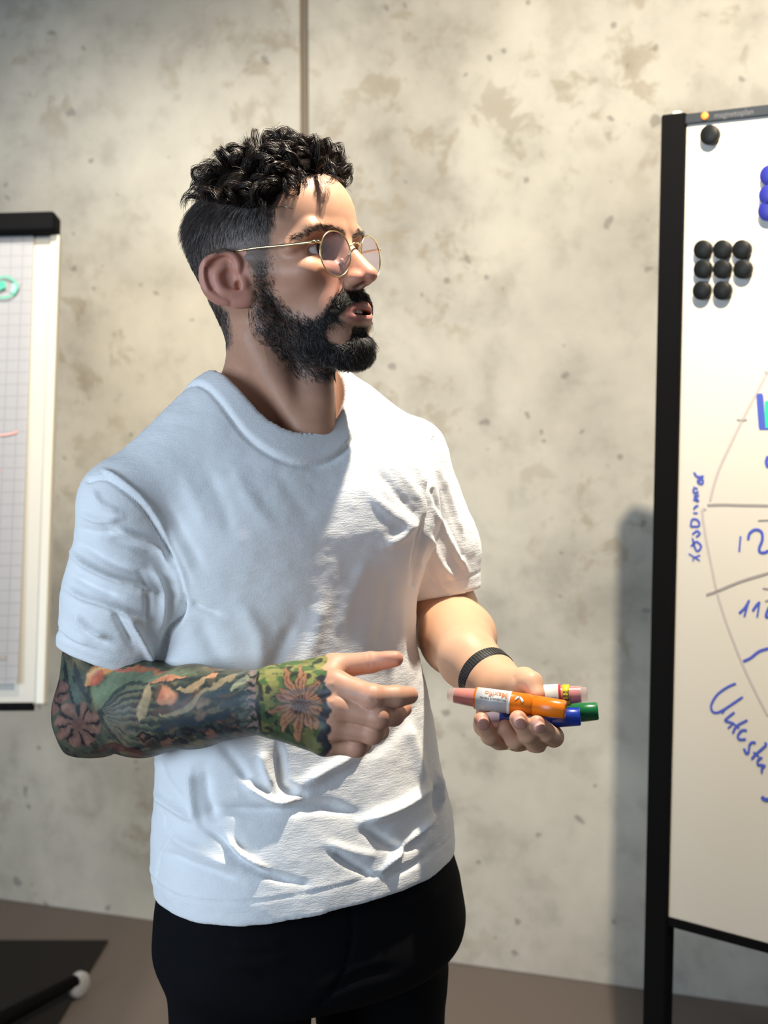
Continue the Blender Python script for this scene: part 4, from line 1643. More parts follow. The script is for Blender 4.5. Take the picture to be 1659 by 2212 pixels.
# sleeve of the right arm
for pts, w, a in (
        ([(152, 1190), (190, 1222), (240, 1248), (300, 1270), (345, 1284)], 9, 7), ([(160, 1165), (220, 1205), (280, 1230), (340, 1240)], 9, -3.5),
        ([(142, 1268), (180, 1290), (230, 1306), (285, 1330), (320, 1345)], 8, 6), ([(150, 1240), (200, 1268), (260, 1290)], 8, -4),
        ([(270, 1322), (295, 1360), (318, 1405), (326, 1432)], 8, 6), ([(245, 1318), (262, 1352), (290, 1400)], 8, -4),
        ([(160, 1325), (190, 1356), (235, 1376)], 7, 5), ([(165, 1345), (195, 1378), (240, 1396)], 7, -2.5),
        ([(240, 1138), (290, 1158), (340, 1180), (368, 1222)], 8, 5), ([(228, 1160), (290, 1182), (345, 1205)], 8, -3),
        ([(176, 1110), (215, 1125), (262, 1120)], 8, 3), ([(168, 1140), (205, 1150), (250, 1148)], 8, -2.5), ([(200, 1060), (220, 1090), (262, 1108)], 8, 2.5),
        ([(330, 1225), (352, 1290), (340, 1370)], 9, 5), ([(305, 1240), (322, 1300), (318, 1370)], 9, -3.5),
        ([(128, 1345), (150, 1372), (200, 1398)], 7, 3)):
    FOLD(pts, w, a * mm, AZ)
# armhole seams
FOLD([(190, 1040), (216, 1034), (243, 1042), (303, 1092), (346, 1158), (382, 1228), (399, 1298)], 4, -2.2 * mm)
FOLD([(200, 1028), (226, 1022), (252, 1032), (312, 1082), (355, 1150), (391, 1222), (406, 1290)], 7, 3.0 * mm, NZ)
FOLD([(397, 1290), (388, 1330), (362, 1372), (346, 1440)], 7, -9 * mm)
FOLD([(410, 1300), (440, 1316), (480, 1330)], 8, -3 * mm, NZ)
FOLD([(938, 945), (930, 1000), (926, 1060), (930, 1110), (912, 1190), (896, 1265)], 5, -3.5 * mm)
FOLD([(918, 1120), (904, 1180), (892, 1250)], 8, -5 * mm)
for pts, w, a in (([(950, 1010), (975, 1090), (1000, 1160)], 7, 3), ([(940, 1100), (975, 1170), (1010, 1235)], 7, 3.5), ([(935, 1060), (962, 1130), (995, 1200)], 6, -2.5),
                  ([(925, 1150), (950, 1210), (985, 1255)], 8, 3), ([(918, 1200), (935, 1250), (960, 1285)], 8, -3),
                  ([(830, 985), (880, 1040), (918, 1095)], 12, 1.5), ([(810, 1010), (860, 1070), (905, 1120)], 12, -2.2), ([(850, 950), (900, 1010), (925, 1060)], 10, 2),
                  ([(790, 1060), (850, 1110), (900, 1140)], 14, 2), ([(905, 1120), (870, 1160), (830, 1180)], 12, 2.5)):
    FOLD(pts, w, a * mm, NZ)
FA = 0.7
# chest
for pts, w, a in (([(390, 1010), (420, 1080), (450, 1140)], 20, 3), ([(440, 1010), (480, 1090), (500, 1160)], 20, -3), ([(500, 1000), (540, 1080), (590, 1140)], 20, 2.5),
                  ([(590, 1010), (640, 1080), (680, 1130)], 22, -2), ([(330, 1100), (380, 1170), (420, 1250)], 12, 4), ([(360, 1090), (400, 1160), (440, 1230)], 12, -3),
                  ([(420, 1320), (470, 1420), (520, 1470)], 22, -6), ([(520, 1300), (560, 1380), (560, 1460)], 22, 5), ([(640, 1340), (600, 1420), (560, 1500)], 18, -5),
                  ([(700, 1290), (680, 1380), (650, 1460)], 22, 5), ([(800, 1200), (760, 1280), (720, 1380)], 20, 3), ([(840, 1230), (830, 1330), (820, 1420)], 18, -3), ([(870, 1300), (868, 1400), (880, 1500)], 12, 3)):
    FOLD(pts, w, a * mm, NZ)
FA = 1.45
# lower trunk
for pts, w, a in (([(520, 1685), (560, 1715), (600, 1735), (640, 1726)], 11, 8), ([(601, 1610), (604, 1660), (612, 1700), (652, 1716)], 13, -9), ([(565, 1620), (572, 1660), (590, 1700)], 12, 5),
                  ([(650, 1694), (720, 1655), (800, 1610)], 13, 5), ([(458, 1745), (530, 1752), (592, 1750), (700, 1742), (771, 1758)], 14, -7), ([(780, 1775), (860, 1745), (940, 1694)], 13, 8),
                  ([(788, 1792), (838, 1823), (873, 1830), (930, 1790)], 12, -8), ([(490, 1808), (521, 1845), (576, 1878)], 8, 7), ([(423, 1774), (478, 1815), (512, 1852), (580, 1890), (659, 1908)], 9, -6),
                  ([(334, 1714), (369, 1742), (420, 1775)], 9, 5), ([(412, 1660), (417, 1720), (426, 1780)], 9, 6), ([(440, 1660), (446, 1720), (462, 1770)], 14, -5),
                  ([(824, 1880), (870, 1832), (905, 1800), (942, 1760)], 8, 8), ([(717, 1840), (760, 1868), (806, 1892)], 10, -5), ([(700, 1820), (760, 1840), (820, 1850)], 12, 3),
                  ([(840, 1895), (900, 1862), (950, 1820)], 8, -4), ([(945, 1665), (952, 1700), (955, 1740)], 7, 5), ([(935, 1690), (942, 1730), (945, 1770)], 7, -5),
                  ([(360, 1800), (430, 1840), (520, 1880)], 14, 4), ([(350, 1840), (420, 1870), (520, 1905)], 12, -4), ([(470, 1600), (520, 1660), (530, 1690)], 14, -4),
                  ([(340, 1640), (360, 1690), (400, 1740)], 12, -3), ([(880, 1560), (900, 1630), (915, 1690)], 14, 4), ([(760, 1640), (840, 1600), (900, 1520)], 16, -3)):
    FOLD(pts, w, a * mm * 0.85, NZ)
FOLD([(356, 1761), (358, 1787), (371, 1803), (347, 1837), (340, 1872), (336, 1903)], 2.6, -1.6 * mm)
# hem stitching
zh = TV[:, 2] - Zhem - .06 * (TV[:, 0] + .1)
dsp += -0.9 * mm * np.exp(-((zh - .026) / .0016) ** 2) * (1 - AZ) + 0.5 * mm * np.exp(-((zh - .030) / .002) ** 2)
hr = (TV - P(228, 1426, 1.44)) @ nr
dsp += (-1.3 * mm * np.exp(-((hr + .0175) / .0018) ** 2) + 0.9 * mm * np.exp(-((hr + .012) / .003) ** 2) - .8 * mm * np.exp(-((hr + .022) / .0016) ** 2)) * AZ
nln = nl + [-0.06, -0.04, 0]
nln /= np.linalg.norm(nln)
hl = (TV - P(962, 1284, 1.60)) @ nln
dsp += -1.0 * mm * np.exp(-((hl + .020) / .0018) ** 2) * (tx > 890) * (ty < 1330)
# general softness of cotton
lo_ = vnoise(TV, 14, 31, 2)
dsp += 1.6 * mm * lo_ + 0.5 * mm * vnoise(TV * [1, 1, 1.6], 60, 33, 2)
cm = sstep(.0245, .0215, dneck) * (rel @ e3 > -0.08) * (ku < 2)
dsp = dsp * (1 - 0.85 * cm) + 2.0 * mm * cm - 2.8 * mm * np.exp(-((dneck - .0250) / .0022) ** 2) * nearneck
dsp += -0.5 * mm * np.exp(-((dneck - .0215) / .0010) ** 2) * nearneck
TV = TV + TN * dsp[:, None]
m_shirt = mat('white_cotton', (0.88, 0.89, 0.90), 0.85)
m_shirt.node_tree.nodes['Principled BSDF'].inputs['Sheen Weight'].default_value = 0.15
nt, b, N, L = nodes(m_shirt)
tc = N('ShaderNodeTexCoord')
mpn = N('ShaderNodeMapping')
mpn.inputs['Scale'].default_value = (1, 1, 5)
L(tc.outputs['Object'], mpn.inputs[0])
na, nb_ = noise_node(110, 4, .6, 0.3, mpn.outputs[0]), noise_node(700, 2, .5)
ad = N('ShaderNodeMath')
ad.operation = 'MULTIPLY_ADD'
L(nb_.outputs[0], ad.inputs[0])
ad.inputs[1].default_value = 0.5
L(na.outputs[0], ad.inputs[2])
bpn = N('ShaderNodeBump')
bpn.inputs['Strength'].default_value = 0.5
bpn.inputs['Distance'].default_value = 0.0012
L(ad.outputs[0], bpn.inputs['Height'])
L(bpn.outputs[0], b.inputs['Normal'])
cf = (cm[TF].mean(1) > 0.5)


def sub_mesh(V, F, keep):
    f = F[keep]
    u, inv = np.unique(f, return_inverse=True)
    return V[u], inv.reshape(f.shape)


v_, f_ = sub_mesh(TV, TF, ~cf)
shirt = np_mesh('t_shirt', v_, f_, man, [m_shirt])
v_, f_ = sub_mesh(TV, TF, cf)
np_mesh('collar', v_, f_, shirt, [m_shirt])

FA = 1.0
# ------------------------------------------------------------------ trousers and shoes
TRO = [(1790, 345, 955, .112), (1830, 345, 964, .116), (1900, 334, 985, .120), (1980, 329, 997, .124), (2060, 327, 995, .126), (2110, 336, 990, .120), (2150, 346, 984, .105), (2200, 358, 972, .09)]
TL_ = make_loft(TRO, 1.525)
G = Grid((-0.40, 1.28, 0.035), (0.20, 1.84, P(0, 1790, 1.5)[2]), 0.005)
A = G.apply
zc = P(683, 2165, 1.45)[2]
A(loft_prim(TL_, 1.525, (-.4, 1.28, zc), (0.2, 1.84, 1.2)), 'u', .001)
A(half((0, 0, -1), (0, 0, zc + .004), G.lo, (0.2, 1.84, zc + .01)), 'i', .06)
HR_, HL_ = P(517, 2090, 1.455), P(822, 2090, 1.575)
A(cone(HR_, KR, .0825, .062), 'u', .012)
A(cone(KR, FR + [0, 0, -.03], .062, .056), 'u', .03)
A(cone(HL_, KL, .0815, .062), 'u', .010)
A(cone(KL, FL + [0, 0, -.03], .062, .056), 'u', .03)
QV, QF = G.mesh(2)
del G
QN = normals(QV, QF)
tx, ty = project(QV)
vd_ = (QV - CAM) / np.linalg.norm(QV - CAM, axis=1)[:, None]
face = sstep(-0.15, 0.25, -(QN * vd_).sum(1))
dsp = np.zeros(len(QV))
for pts, w, a in (([(757, 1950), (760, 2010), (748, 2080), (720, 2140), (690, 2170)], 5, -2.5), ([(500, 2040), (560, 2045), (620, 2030)], 12, 3), ([(480, 2085), (560, 2082), (640, 2060)], 12, 3),
                  ([(850, 1960), (900, 1945), (950, 1920)], 12, 3), ([(340, 1960), (360, 2040), (352, 2110)], 8, -3), ([(690, 2150), (620, 2120), (540, 2110)], 12, -3), ([(700, 2150), (780, 2110), (860, 2090)], 12, -3)):
    FOLD(pts, w, a * mm)
dsp += 1.5 * mm * vnoise(QV, 16, 41, 2)
QV = QV + QN * dsp[:, None]
m_tro = mat('black_denim', (0.0030, 0.0032, 0.0045), 0.85, Specular_IOR_Level=0.12)
add_bump(m_tro, 500, 0.25, 0.0006)
np_mesh('trousers', QV, QF, man, [m_tro])
G = Grid((-0.40, 1.20, 0.0), (0.20, 1.76, 0.16), 0.005)
A = G.apply
for ft in (FR, FL):
    A(cone(ft + [0, 0, -.035], ft + tf * .17 + [0, 0, -.05], .050, .040), 'u', .001)
    A(cone(ft + [0, 0, -.035], ft + [0, 0, .03], .050, .048), 'u', .01)
A(half((0, 0, -1), (0, 0, 0.004), G.lo, (.2, 1.76, .01)), 'i', .003)
ZV, ZF = G.mesh(2)
m_shoe = mat('black_leather', (0.012, 0.011, 0.011), 0.4)
add_bump(m_shoe, 300, 0.1, 0.0004)
midx = (FR[0] + FL[0]) / 2
lft = ZV[ZF].mean(1)[:, 0] < midx
for k_ in (lft, ~lft):
    v_, f_ = sub_mesh(ZV, ZF, k_)
    np_mesh('shoe', v_, f_, man, [m_shoe])
del G

# ------------------------------------------------------------------ hair
rng = np.random.default_rng(7)


def strands(name, paths, rad, colors, material, parent, taper=0.35):
    """paths (n,m,3) world; three sided tubes"""
    n, m, _ = paths.shape
    T = np.gradient(paths, axis=1)
    T /= np.linalg.norm(T, axis=2)[..., None] + 1e-12
    ref = rng.normal(size=(n, 1, 3))
    X = np.cross(T, ref)
    X /= np.linalg.norm(X, axis=2)[..., None] + 1e-12
    Y = np.cross(T, X)
    r = np.broadcast_to(np.asarray(rad, float).reshape(-1, 1), (n, 1)) * np.linspace(1, taper, m)[None]
    a = np.arange(3) * 2 * pi / 3
    V = paths[:, :, None] + r[:, :, None, None] * (X[:, :, None] * np.cos(a)[None, None, :, None] + Y[:, :, None] * np.sin(a)[None, None, :, None])
    base = (np.arange(n) * m * 3)[:, None, None] + (np.arange(m - 1) * 3)[None, :, None]
    i = np.arange(3)[None, None]
    i2 = (i + 1) % 3
    F = np.stack([base + i, base + i2, base + 3 + i2, base + 3 + i], -1).reshape(-1, 4)
    C = np.repeat(colors, m * 3, 0)
    return np_mesh(name, V.reshape(-1, 3), F, parent, [material], C)


m_hair_ = mat('hair_strands', (0.03, 0.02, 0.02), 0.38)
vcol(m_hair_)
m_hair_.node_tree.nodes['Principled BSDF'].inputs['Specular IOR Level'].default_value = 0.45


def pick(w, n):
    p = np.maximum(w, 0).astype(float)
    p /= p.sum()
    return rng.choice(len(p), n, p=p)


def tang(d, Nn):
    t = d - (d * Nn).sum(-1, keepdims=True) * Nn
    return t / (np.linalg.norm(t, axis=-1, keepdims=True) + 1e-9)


fwd = HF[None]
upw = HU[None]
CMX = 0.01
# short sides and back
w = m_hair * (1 - m_top) * (HN[:, 2] > -0.9)
ii = pick(w, 20000)
Nn = HNw[ii]
u_ = HV[ii, 2]
ln = np.interp(u_, [-6, -1, 3, 6, 9], [0.3, 0.5, 0.42, 1.0, 2.0]) * rng.uniform(.7, 1.2, len(ii)) * CMX
backness = sstep(0, -6, HV[ii, 1])
ln *= (1 + 0.5 * backness * (u_ > -2))
near_ear = (np.abs(HV[ii, 1] - 2.5) < 3) & (u_ < 4.5)
ln = np.where(near_ear, ln * .6, ln)
t = tang(-upw * 1.0 - fwd * (0.25 + 0.5 * sstep(5, 8, u_))[:, None] + 0.25 * rng.normal(size=(len(ii), 3)), Nn)
s = np.linspace(0, 1, 4)[None, :, None]
paths = (HW[ii] - Nn * .0005)[:, None] + ln[:, None, None] * (t[:, None] * s + Nn[:, None] * (0.42 * s - 0.22 * s ** 2))
gchance = np.interp(u_, [-6, -2, 2, 5, 8], [.2, .4, .6, .45, .08]) * (1 - .6 * backness)
gy_ = rng.random(len(ii)) < gchance
cc = np.where(gy_[:, None], lin((150, 142, 136))[None] * rng.uniform(.5, 1.25, (len(ii), 1)), lin((60, 48, 42))[None] * rng.uniform(.5, 1.6, (len(ii), 1)))
hair = strands('hair', paths, 0.00020, cc, m_hair_, man)

# mass under the curls
thick = (1.15 + 0.5 * sstep(2, 8, HV[:, 1]) + 0.35 * vnoise(HV, .55, 51, 2)) * CMX
cap_m = np.clip(m_top, 0, 1) * sstep(0.2, 1.0, m_top)
sm_ = smooth(np.stack([cap_m] * 3, 1), HFc, 14)[:, 0] * cap_m ** .5
CV = HW + HNw * (thick * sm_)[:, None]
kf = (m_top[HFc].min(1) > 0.25)
v_, f_ = sub_mesh(CV, HFc, kf)
v_ = smooth(v_, f_, 3)
m_cap = mat('hair_mass', (0.007, 0.005, 0.004), 0.9, Specular_IOR_Level=0.1)
add_bump(m_cap, 260, 0.9, 0.003, stretch=(1, 1, 1))
np_mesh('hair_mass', v_, f_, hair, [m_cap])


def locks(n_lock, per, weight, size, curl, droop, seed_dirs, m=13, lift=.6, spread=.0032):
    ii = pick(weight, n_lock)
    P0 = HW[ii] + HNw[ii] * (lift * CMX)
    Nn = HNw[ii]
    d = seed_dirs(ii)
    t = tang(d, Nn)
    bn = np.cross(Nn, t)
    R_ = rng.uniform(size[0], size[1], n_lock) * CMX
    turns = rng.uniform(curl[0], curl[1], n_lock)
    out, colr = [], []
    s = np.linspace(0, 1, m)
    for k in range(n_lock):
        th = turns[k] * 2 * pi * s
        rad = R_[k] * (1 - 0.35 * s)
        rise = R_[k] * 0.9
        side = rng.uniform(-.6, .6) * R_[k]
        c = (P0[k][None] + Nn[k][None] * (rise * np.minimum(s * 3, 1) + rad * np.sin(th))[:, None] * 0.95 + t[k][None] * (rad * (1 - np.cos(th)) + droop * R_[k] * s)[:, None]
             + bn[k][None] * (side * s * 1.4)[:, None])
        off_ = rng.normal(size=(per, 1, 3)) * spread * (0.75 + 0.5 * rng.random((per, 1, 1)))
        wob = rng.normal(size=(per, 3))[:, None] * 0.0022 * (s ** 1.3)[None, :, None]
        ctrp = c.mean(0)
        sc = 1 + rng.normal(size=(per, 1, 1)) * 0.10
        out.append((c[None] - ctrp) * sc + ctrp + off_ * (0.4 + 0.6 * s[None, :, None]) * 0.8 + wob)
        base = lin((40, 28, 22)) * rng.uniform(.35, 1.25)
        cv = np.tile(base, (per, 1)) * rng.uniform(.5, 1.6, (per, 1))
        colr.append(cv)
    return np.concatenate(out), np.concatenate(colr)


front_w = m_top * sstep(-6, 4, HV[:, 1]) * (HV[:, 2] > 6) 
back_w = m_top * (1 - sstep(-4, 2, HV[:, 1]))


def d_front(ii):
    r_ = rng.normal(size=(len(ii), 3))
    return fwd * (.9 - 2.1 * sstep(3.5, 6.5, HV[ii, 1]))[:, None] + HR[None] * (np.sign(HV[ii, 0]) * .5)[:, None] + 0.75 * r_


def d_back(ii):
    r_ = rng.normal(size=(len(ii), 3))
    return -fwd * .75 - upw * 0.9 + 0.3 * r_


p1_, c1_ = locks(120, 32, front_w, (.95, 1.45), (.85, 1.35), .25, d_front, m=16, lift=.7, spread=.0026)
p2_, c2_ = locks(80, 24, back_w + 0.3 * m_top * (HV[:, 2] < 10), (.8, 1.2), (.25, .4), .9, d_back, m=12, lift=.35)
edge_w = np.exp(-((m_top - .5) / .3) ** 2) * (HV[:, 1] > 3) * (HV[:, 2] > 6) * (HV[:, 0] > 1.0)
p3_, c3_ = locks(22, 18, edge_w, (.8, 1.1), (.7, 1.1), .8, lambda ii: fwd * 1.0 - upw * .8 + .5 * rng.normal(size=(len(ii), 3)), m=14, lift=.5, spread=.0022)
def cull(pt, cl):
    q = (pt - HM) @ HB.T
    X_, Y_ = project(HM + q @ HB)
    bad = (X_ > 766).any(1) | ((X_ > 700) & (Y_ > 405)).any(1) | ((X_ < 410) & (Y_ < 408)).any(1) | (X_ < 388).any(1) | (Y_ > 452).any(1) & (X_ > 600).any(1)
    return pt[~bad], cl[~bad]


p1_, c1_ = cull(p1_, c1_)
p2_, c2_ = cull(p2_, c2_)
p3_, c3_ = cull(p3_, c3_)
rs = strands('curl', p1_, 0.00030, c1_, m_hair_, hair)
tag(rs, 'dark curly locks on the top')
rs = strands('back_lock', p2_, 0.00030, c2_, m_hair_, hair)
rs = strands('fringe', p3_, 0.00028, c3_, m_hair_, hair)

# beard and moustache
w = m_beard * (.6 + 1.5 * sstep(4, 8, HV[:, 1])) * (1 - .45 * (vnoise(HV, 2.2, 61) > .2) * (HV[:, 1] < 6))
ii = pick(w, 30000)
Nn = HNw[ii]
r_, f__, u_ = HV[ii, 0], HV[ii, 1], HV[ii, 2]
must = (u_ > -4.5) & (f__ > 7.2)
chin = sstep(5, 9, f__) * sstep(-5, -7.5, u_)
ln = (0.62 + 0.62 * chin + 0.3 * sstep(2, 6, f__) * (u_ < -5)) * rng.uniform(.7, 1.2, len(ii))
ln = np.where(must, 0.75 * rng.uniform(.7, 1.1, len(ii)), ln) * CMX
ln *= np.interp(u_, [-9, -2.5, -.5, 1], [1, 1, .6, .4])
out_ = HR[None] * np.sign(r_)[:, None]
d = np.where(must[:, None], -upw * .8 + out_ * .45 + fwd * .25, -upw * .75 + fwd * (.35 - .2 * chin)[:, None]) + .28 * rng.normal(size=(len(ii), 3))
t = tang(d, Nn)
s = np.linspace(0, 1, 5)[None, :, None]
curlv = np.cross(t, Nn)
cw = rng.normal(size=(len(ii), 1, 1)) * 0.16
paths = (HW[ii] - Nn * .0004)[:, None] + ln[:, None, None] * (t[:, None] * s + Nn[:, None] * (0.62 * s - 0.34 * s ** 2) + curlv[:, None] * cw * np.sin(s * 3))
mp_ = (paths - HM) @ HB.T
mp_[..., 0] = np.abs(mp_[..., 0])
qx, qy = project(HM + mp_ @ HB)
bad = in_poly(qx, qy, LIPZ).any(1) & (HV[ii, 1] > 7) | (in_poly(qx, qy, HOLE)[:, 2:].any(1) & (rng.random(len(ii)) < .9))
ok = ~bad
ii, paths, must, f__, u_ = ii[ok], paths[ok], must[ok], f__[ok], u_[ok]
gch = np.interp(f__, [0, 3, 6, 10], [.30, .25, .10, .04]) + .10 * (u_ < -8)
gy_ = rng.random(len(ii)) < gch * (~must)
cc = np.where(gy_[:, None], lin((120, 112, 108))[None] * rng.uniform(.5, 1.3, (len(ii), 1)), lin((22, 17, 16))[None] * rng.uniform(.4, 1.7, (len(ii), 1)))
strands('beard', paths, 0.00019, cc, m_hair_, man)
# eyebrows
ii = pick(m_brow ** 1.5, 420)
Nn = HNw[ii]
t = tang(HR[None] * np.sign(HV[ii, 0])[:, None] + upw * .25 + .2 * rng.normal(size=(len(ii), 3)), Nn)
s = np.linspace(0, 1, 3)[None, :, None]
ln = rng.uniform(.4, .8, len(ii))[:, None, None] * CMX
strands('eyebrow', HW[ii][:, None] + ln * (t[:, None] * s + Nn[:, None] * .15 * s), 0.0002, np.tile(lin((44, 34, 30)), (len(ii), 1)), m_hair_, man)
# eyelashes
for s_ in (1, -1):
    a = np.linspace(-1, 1, 26)
    base = np.stack([3.3 * s_ + a * 1.25, 8.02 - .55 * a * a + .1, 2.34 - .38 * a * a], 1)
    tipv = base + np.stack([a * .25 * 1, np.full(26, .55), np.full(26, .22)], 1)
    mid = (base + tipv) / 2 + [0, 0, -.1]
    strands('eyelash', np.stack([h2w(base), h2w(mid), h2w(tipv)], 1), 0.00018, np.tile(lin((20, 16, 15)), (26, 1)), m_hair_, man)

# ------------------------------------------------------------------ glasses
m_gold = mat('gold_wire', (0.83, 0.66, 0.34), 0.22, 1.0)
add_bump(m_gold, 700, 0.05, 0.0002)
m_tort = mat('brown_temple_tip', (0.14, 0.06, 0.03), 0.3)
m_lens = bpy.data.materials.new('tinted_lens')
m_lens.use_nodes = True
nt = m_lens.node_tree
nt.nodes.remove(nt.nodes['Principled BSDF'])
N, L = nt.nodes.new, nt.links.new
tr_ = N('ShaderNodeBsdfTransparent'); tr_.inputs[0].default_value = (0.66, 0.58, 0.67, 1)
gl_ = N('ShaderNodeBsdfGlossy'); gl_.inputs[0].default_value = (0.9, 0.85, 1.0, 1); gl_.inputs['Roughness'].default_value = 0.03
fr_ = N('ShaderNodeFresnel'); fr_.inputs[0].default_value = 1.5
mxs = N('ShaderNodeMixShader')
fm_ = N('ShaderNodeMath'); fm_.operation = 'MULTIPLY'; fm_.inputs[1].default_value = 0.12
L(fr_.outputs[0], fm_.inputs[0]); L(fm_.outputs[0], mxs.inputs[0]); L(tr_.outputs[0], mxs.inputs[1]); L(gl_.outputs[0], mxs.inputs[2])
L(mxs.outputs[0], nt.nodes['Material Output'].inputs[0])
gs = thing('eyeglasses', 'round gold wire eyeglasses with faintly violet lenses worn by the man', 'glasses')
GC = {}
for s in (1, -1):
    w_ = radians(7)
    ge1 = np.array([cos(w_) * s, -sin(w_), 0])
    ge2 = np.array([0, 0.09, 0.996])
    gc = np.array([3.42 * s, 9.75, 1.0])
    GC[s] = (gc, ge1, ge2)
    a = np.linspace(0, 2 * pi, 72, endpoint=False)
    xx = 2.42 * np.sign(np.cos(a)) * np.abs(np.cos(a)) ** .95
    yy = 2.28 * np.sin(a)
    xx *= 1 - 0.085 * np.clip(-yy / 2.28, 0, 1) ** 1.5
    ring = gc + xx[:, None] * ge1 + yy[:, None] * ge2
    tube_obj('rim', h2w(ring), 0.00075, m_gold, gs, 10, True)
    gn = np.cross(ge1, ge2)
    V = np.vstack([h2w(gc + gn * 0)[None], h2w(ring * .995 + gc * .005)])
    bm = bmesh.new()
    vs = [bm.verts.new(tuple(v)) for v in V]
    for i in range(72):
        bm.faces.new((vs[0], vs[1 + i], vs[1 + (i + 1) % 72]))
    bm_obj('lens', bm, m_lens, gs, True)
    hinge = gc + ge1 * 2.40 + ge2 * 1.05
    h2_ = hinge + np.array([.35 * s, -.25, .10])
    tube_obj('hinge', h2w(catmull([hinge, hinge + np.array([.22 * s, .02, .08]), h2_], 4)), 0.0013, m_gold, gs, 8)
    tp = catmull([h2_, np.array([6.75 * s, 6.0, 2.45]), np.array([7.25 * s, 3.0, 2.8]), np.array([7.35 * s, 0.2, 3.02])], 8)
    tube_obj('temple', h2w(tp), np.linspace(.0016, .0010, len(tp)), m_gold, gs, 8)
    tq = catmull([tp[-1], np.array([7.3 * s, -1.2, 2.6]), np.array([7.1 * s, -2.3, 1.4]), np.array([6.8 * s, -2.6, 0.2])], 6)
    tube_obj('temple_tip', h2w(tq), 0.0016, m_tort, gs, 8)
    pd = gc - ge1 * 1.75 - ge2 * 0.55
    padc = pd + np.array([-.22 * s, -.75, 0])
    tube_obj('pad_arm', h2w(catmull([gc - ge1 * 2.25 + ge2 * .1, pd + np.array([-.05 * s, -.35, .1]), padc], 4)), 0.0004, m_gold, gs, 6)
    Gp = lathe([(-.08, .01), (-.07, .2), (0, .25), (.07, .2), (.08, .01)], (0, 0, 0), np.array([s * .8, .55, 0]), 16)
    pv = Gp[0] * [1, 1, 1.5] + padc
    np_mesh('nose_pad', h2w(pv), Gp[1], gs, [mat('clear_silicone', (0.55, 0.42, 0.32), 0.2)])
c1g, c2g = GC[1][0] - GC[1][1] * 2.36 + GC[1][2] * .85, GC[-1][0] - GC[-1][1] * 2.36 + GC[-1][2] * .85
tube_obj('bridge', h2w(catmull([c1g, c1g * .72 + c2g * .28 + [0, .18, .32], (c1g + c2g) / 2 + [0, .24, .38], c1g * .28 + c2g * .72 + [0, .18, .32], c2g], 5)), 0.0009, m_gold, gs, 8)

# ------------------------------------------------------------------ wristband and ring
m_rub = mat('dark_grey_band', (0.028, 0.027, 0.027), 0.55)
wb_ = None
ax_ = LWr - LMid
ax_ /= np.linalg.norm(ax_)
wc = LWr - ax_ * .008 + [0, 0, .0005]
prof = []
band = thing('wristband', 'dark grey ribbed fitness band around the left wrist above the markers', 'wristband')
V, F = lathe([(-.0075, .0285), (-.0080, .0303), (-.0068, .0314), (.0068, .0314), (.0080, .0303), (.0075, .0285), (-.0075, .0285)], wc, ax_, 64)
np_mesh('strap', V, F, band, [m_rub])
bm = bmesh.new()
bx_, by_, bz_ = frame_of(ax_)
for i in range(64):
    a = 2 * pi * i / 64
    rd_ = bx_ * cos(a) + by_ * sin(a)
    tg_ = -bx_ * sin(a) + by_ * cos(a)
    add_box(bm, wc + rd_ * .0311 - tg_ * .0009 - bz_ * .0063, tg_ * .0018, bz_ * .0126, rd_ * .0009)
rb = bm_obj('ribs', bm, m_rub, band)
jt = lf['ring'][0]
rc = jt[1] * .72 + jt[2] * .28 + np.array([0, 0, .002])
V, F = lathe([(-.0017, .0118), (-.0017, .0127), (0, .0130), (.0017, .0127), (.0017, .0118), (-.0017, .0118)], rc, jt[3] - jt[1] + np.array([0, 0, .02]), 40)
rg = np_mesh('finger_ring', V, F, None, [m_gold])
tag(rg, 'plain gold ring on a curled finger under the markers', 'ring')

# ------------------------------------------------------------------ markers
m_lab = mat('marker_label_silver', (0.62, 0.64, 0.66), 0.35)
m_labw = mat('marker_label_white', (0.80, 0.78, 0.76), 0.4)


def plastic(name, c, rough=0.3, tr=0.0):
    m = mat(name, tuple(lin(c)), rough)
    if tr:
        m.node_tree.nodes['Principled BSDF'].inputs['Transmission Weight'].default_value = tr
    return m


clear_mat = bpy.data.materials.new('clear_plastic')
clear_mat.use_nodes = True
nt = clear_mat.node_tree
bb = nt.nodes['Principled BSDF']
bb.inputs['Base Color'].default_value = (.85, .70, .66, 1)
bb.inputs['Roughness'].default_value = .12
t_n = nt.nodes.new('ShaderNodeBsdfTransparent')
t_n.inputs[0].default_value = (.97, .93, .92, 1)
m_n = nt.nodes.new('ShaderNodeMixShader')
m_n.inputs[0].default_value = .28
nt.links.new(t_n.outputs[0], m_n.inputs[1])
nt.links.new(bb.outputs[0], m_n.inputs[2])
nt.links.new(m_n.outputs[0], nt.nodes['Material Output'].inputs[0])


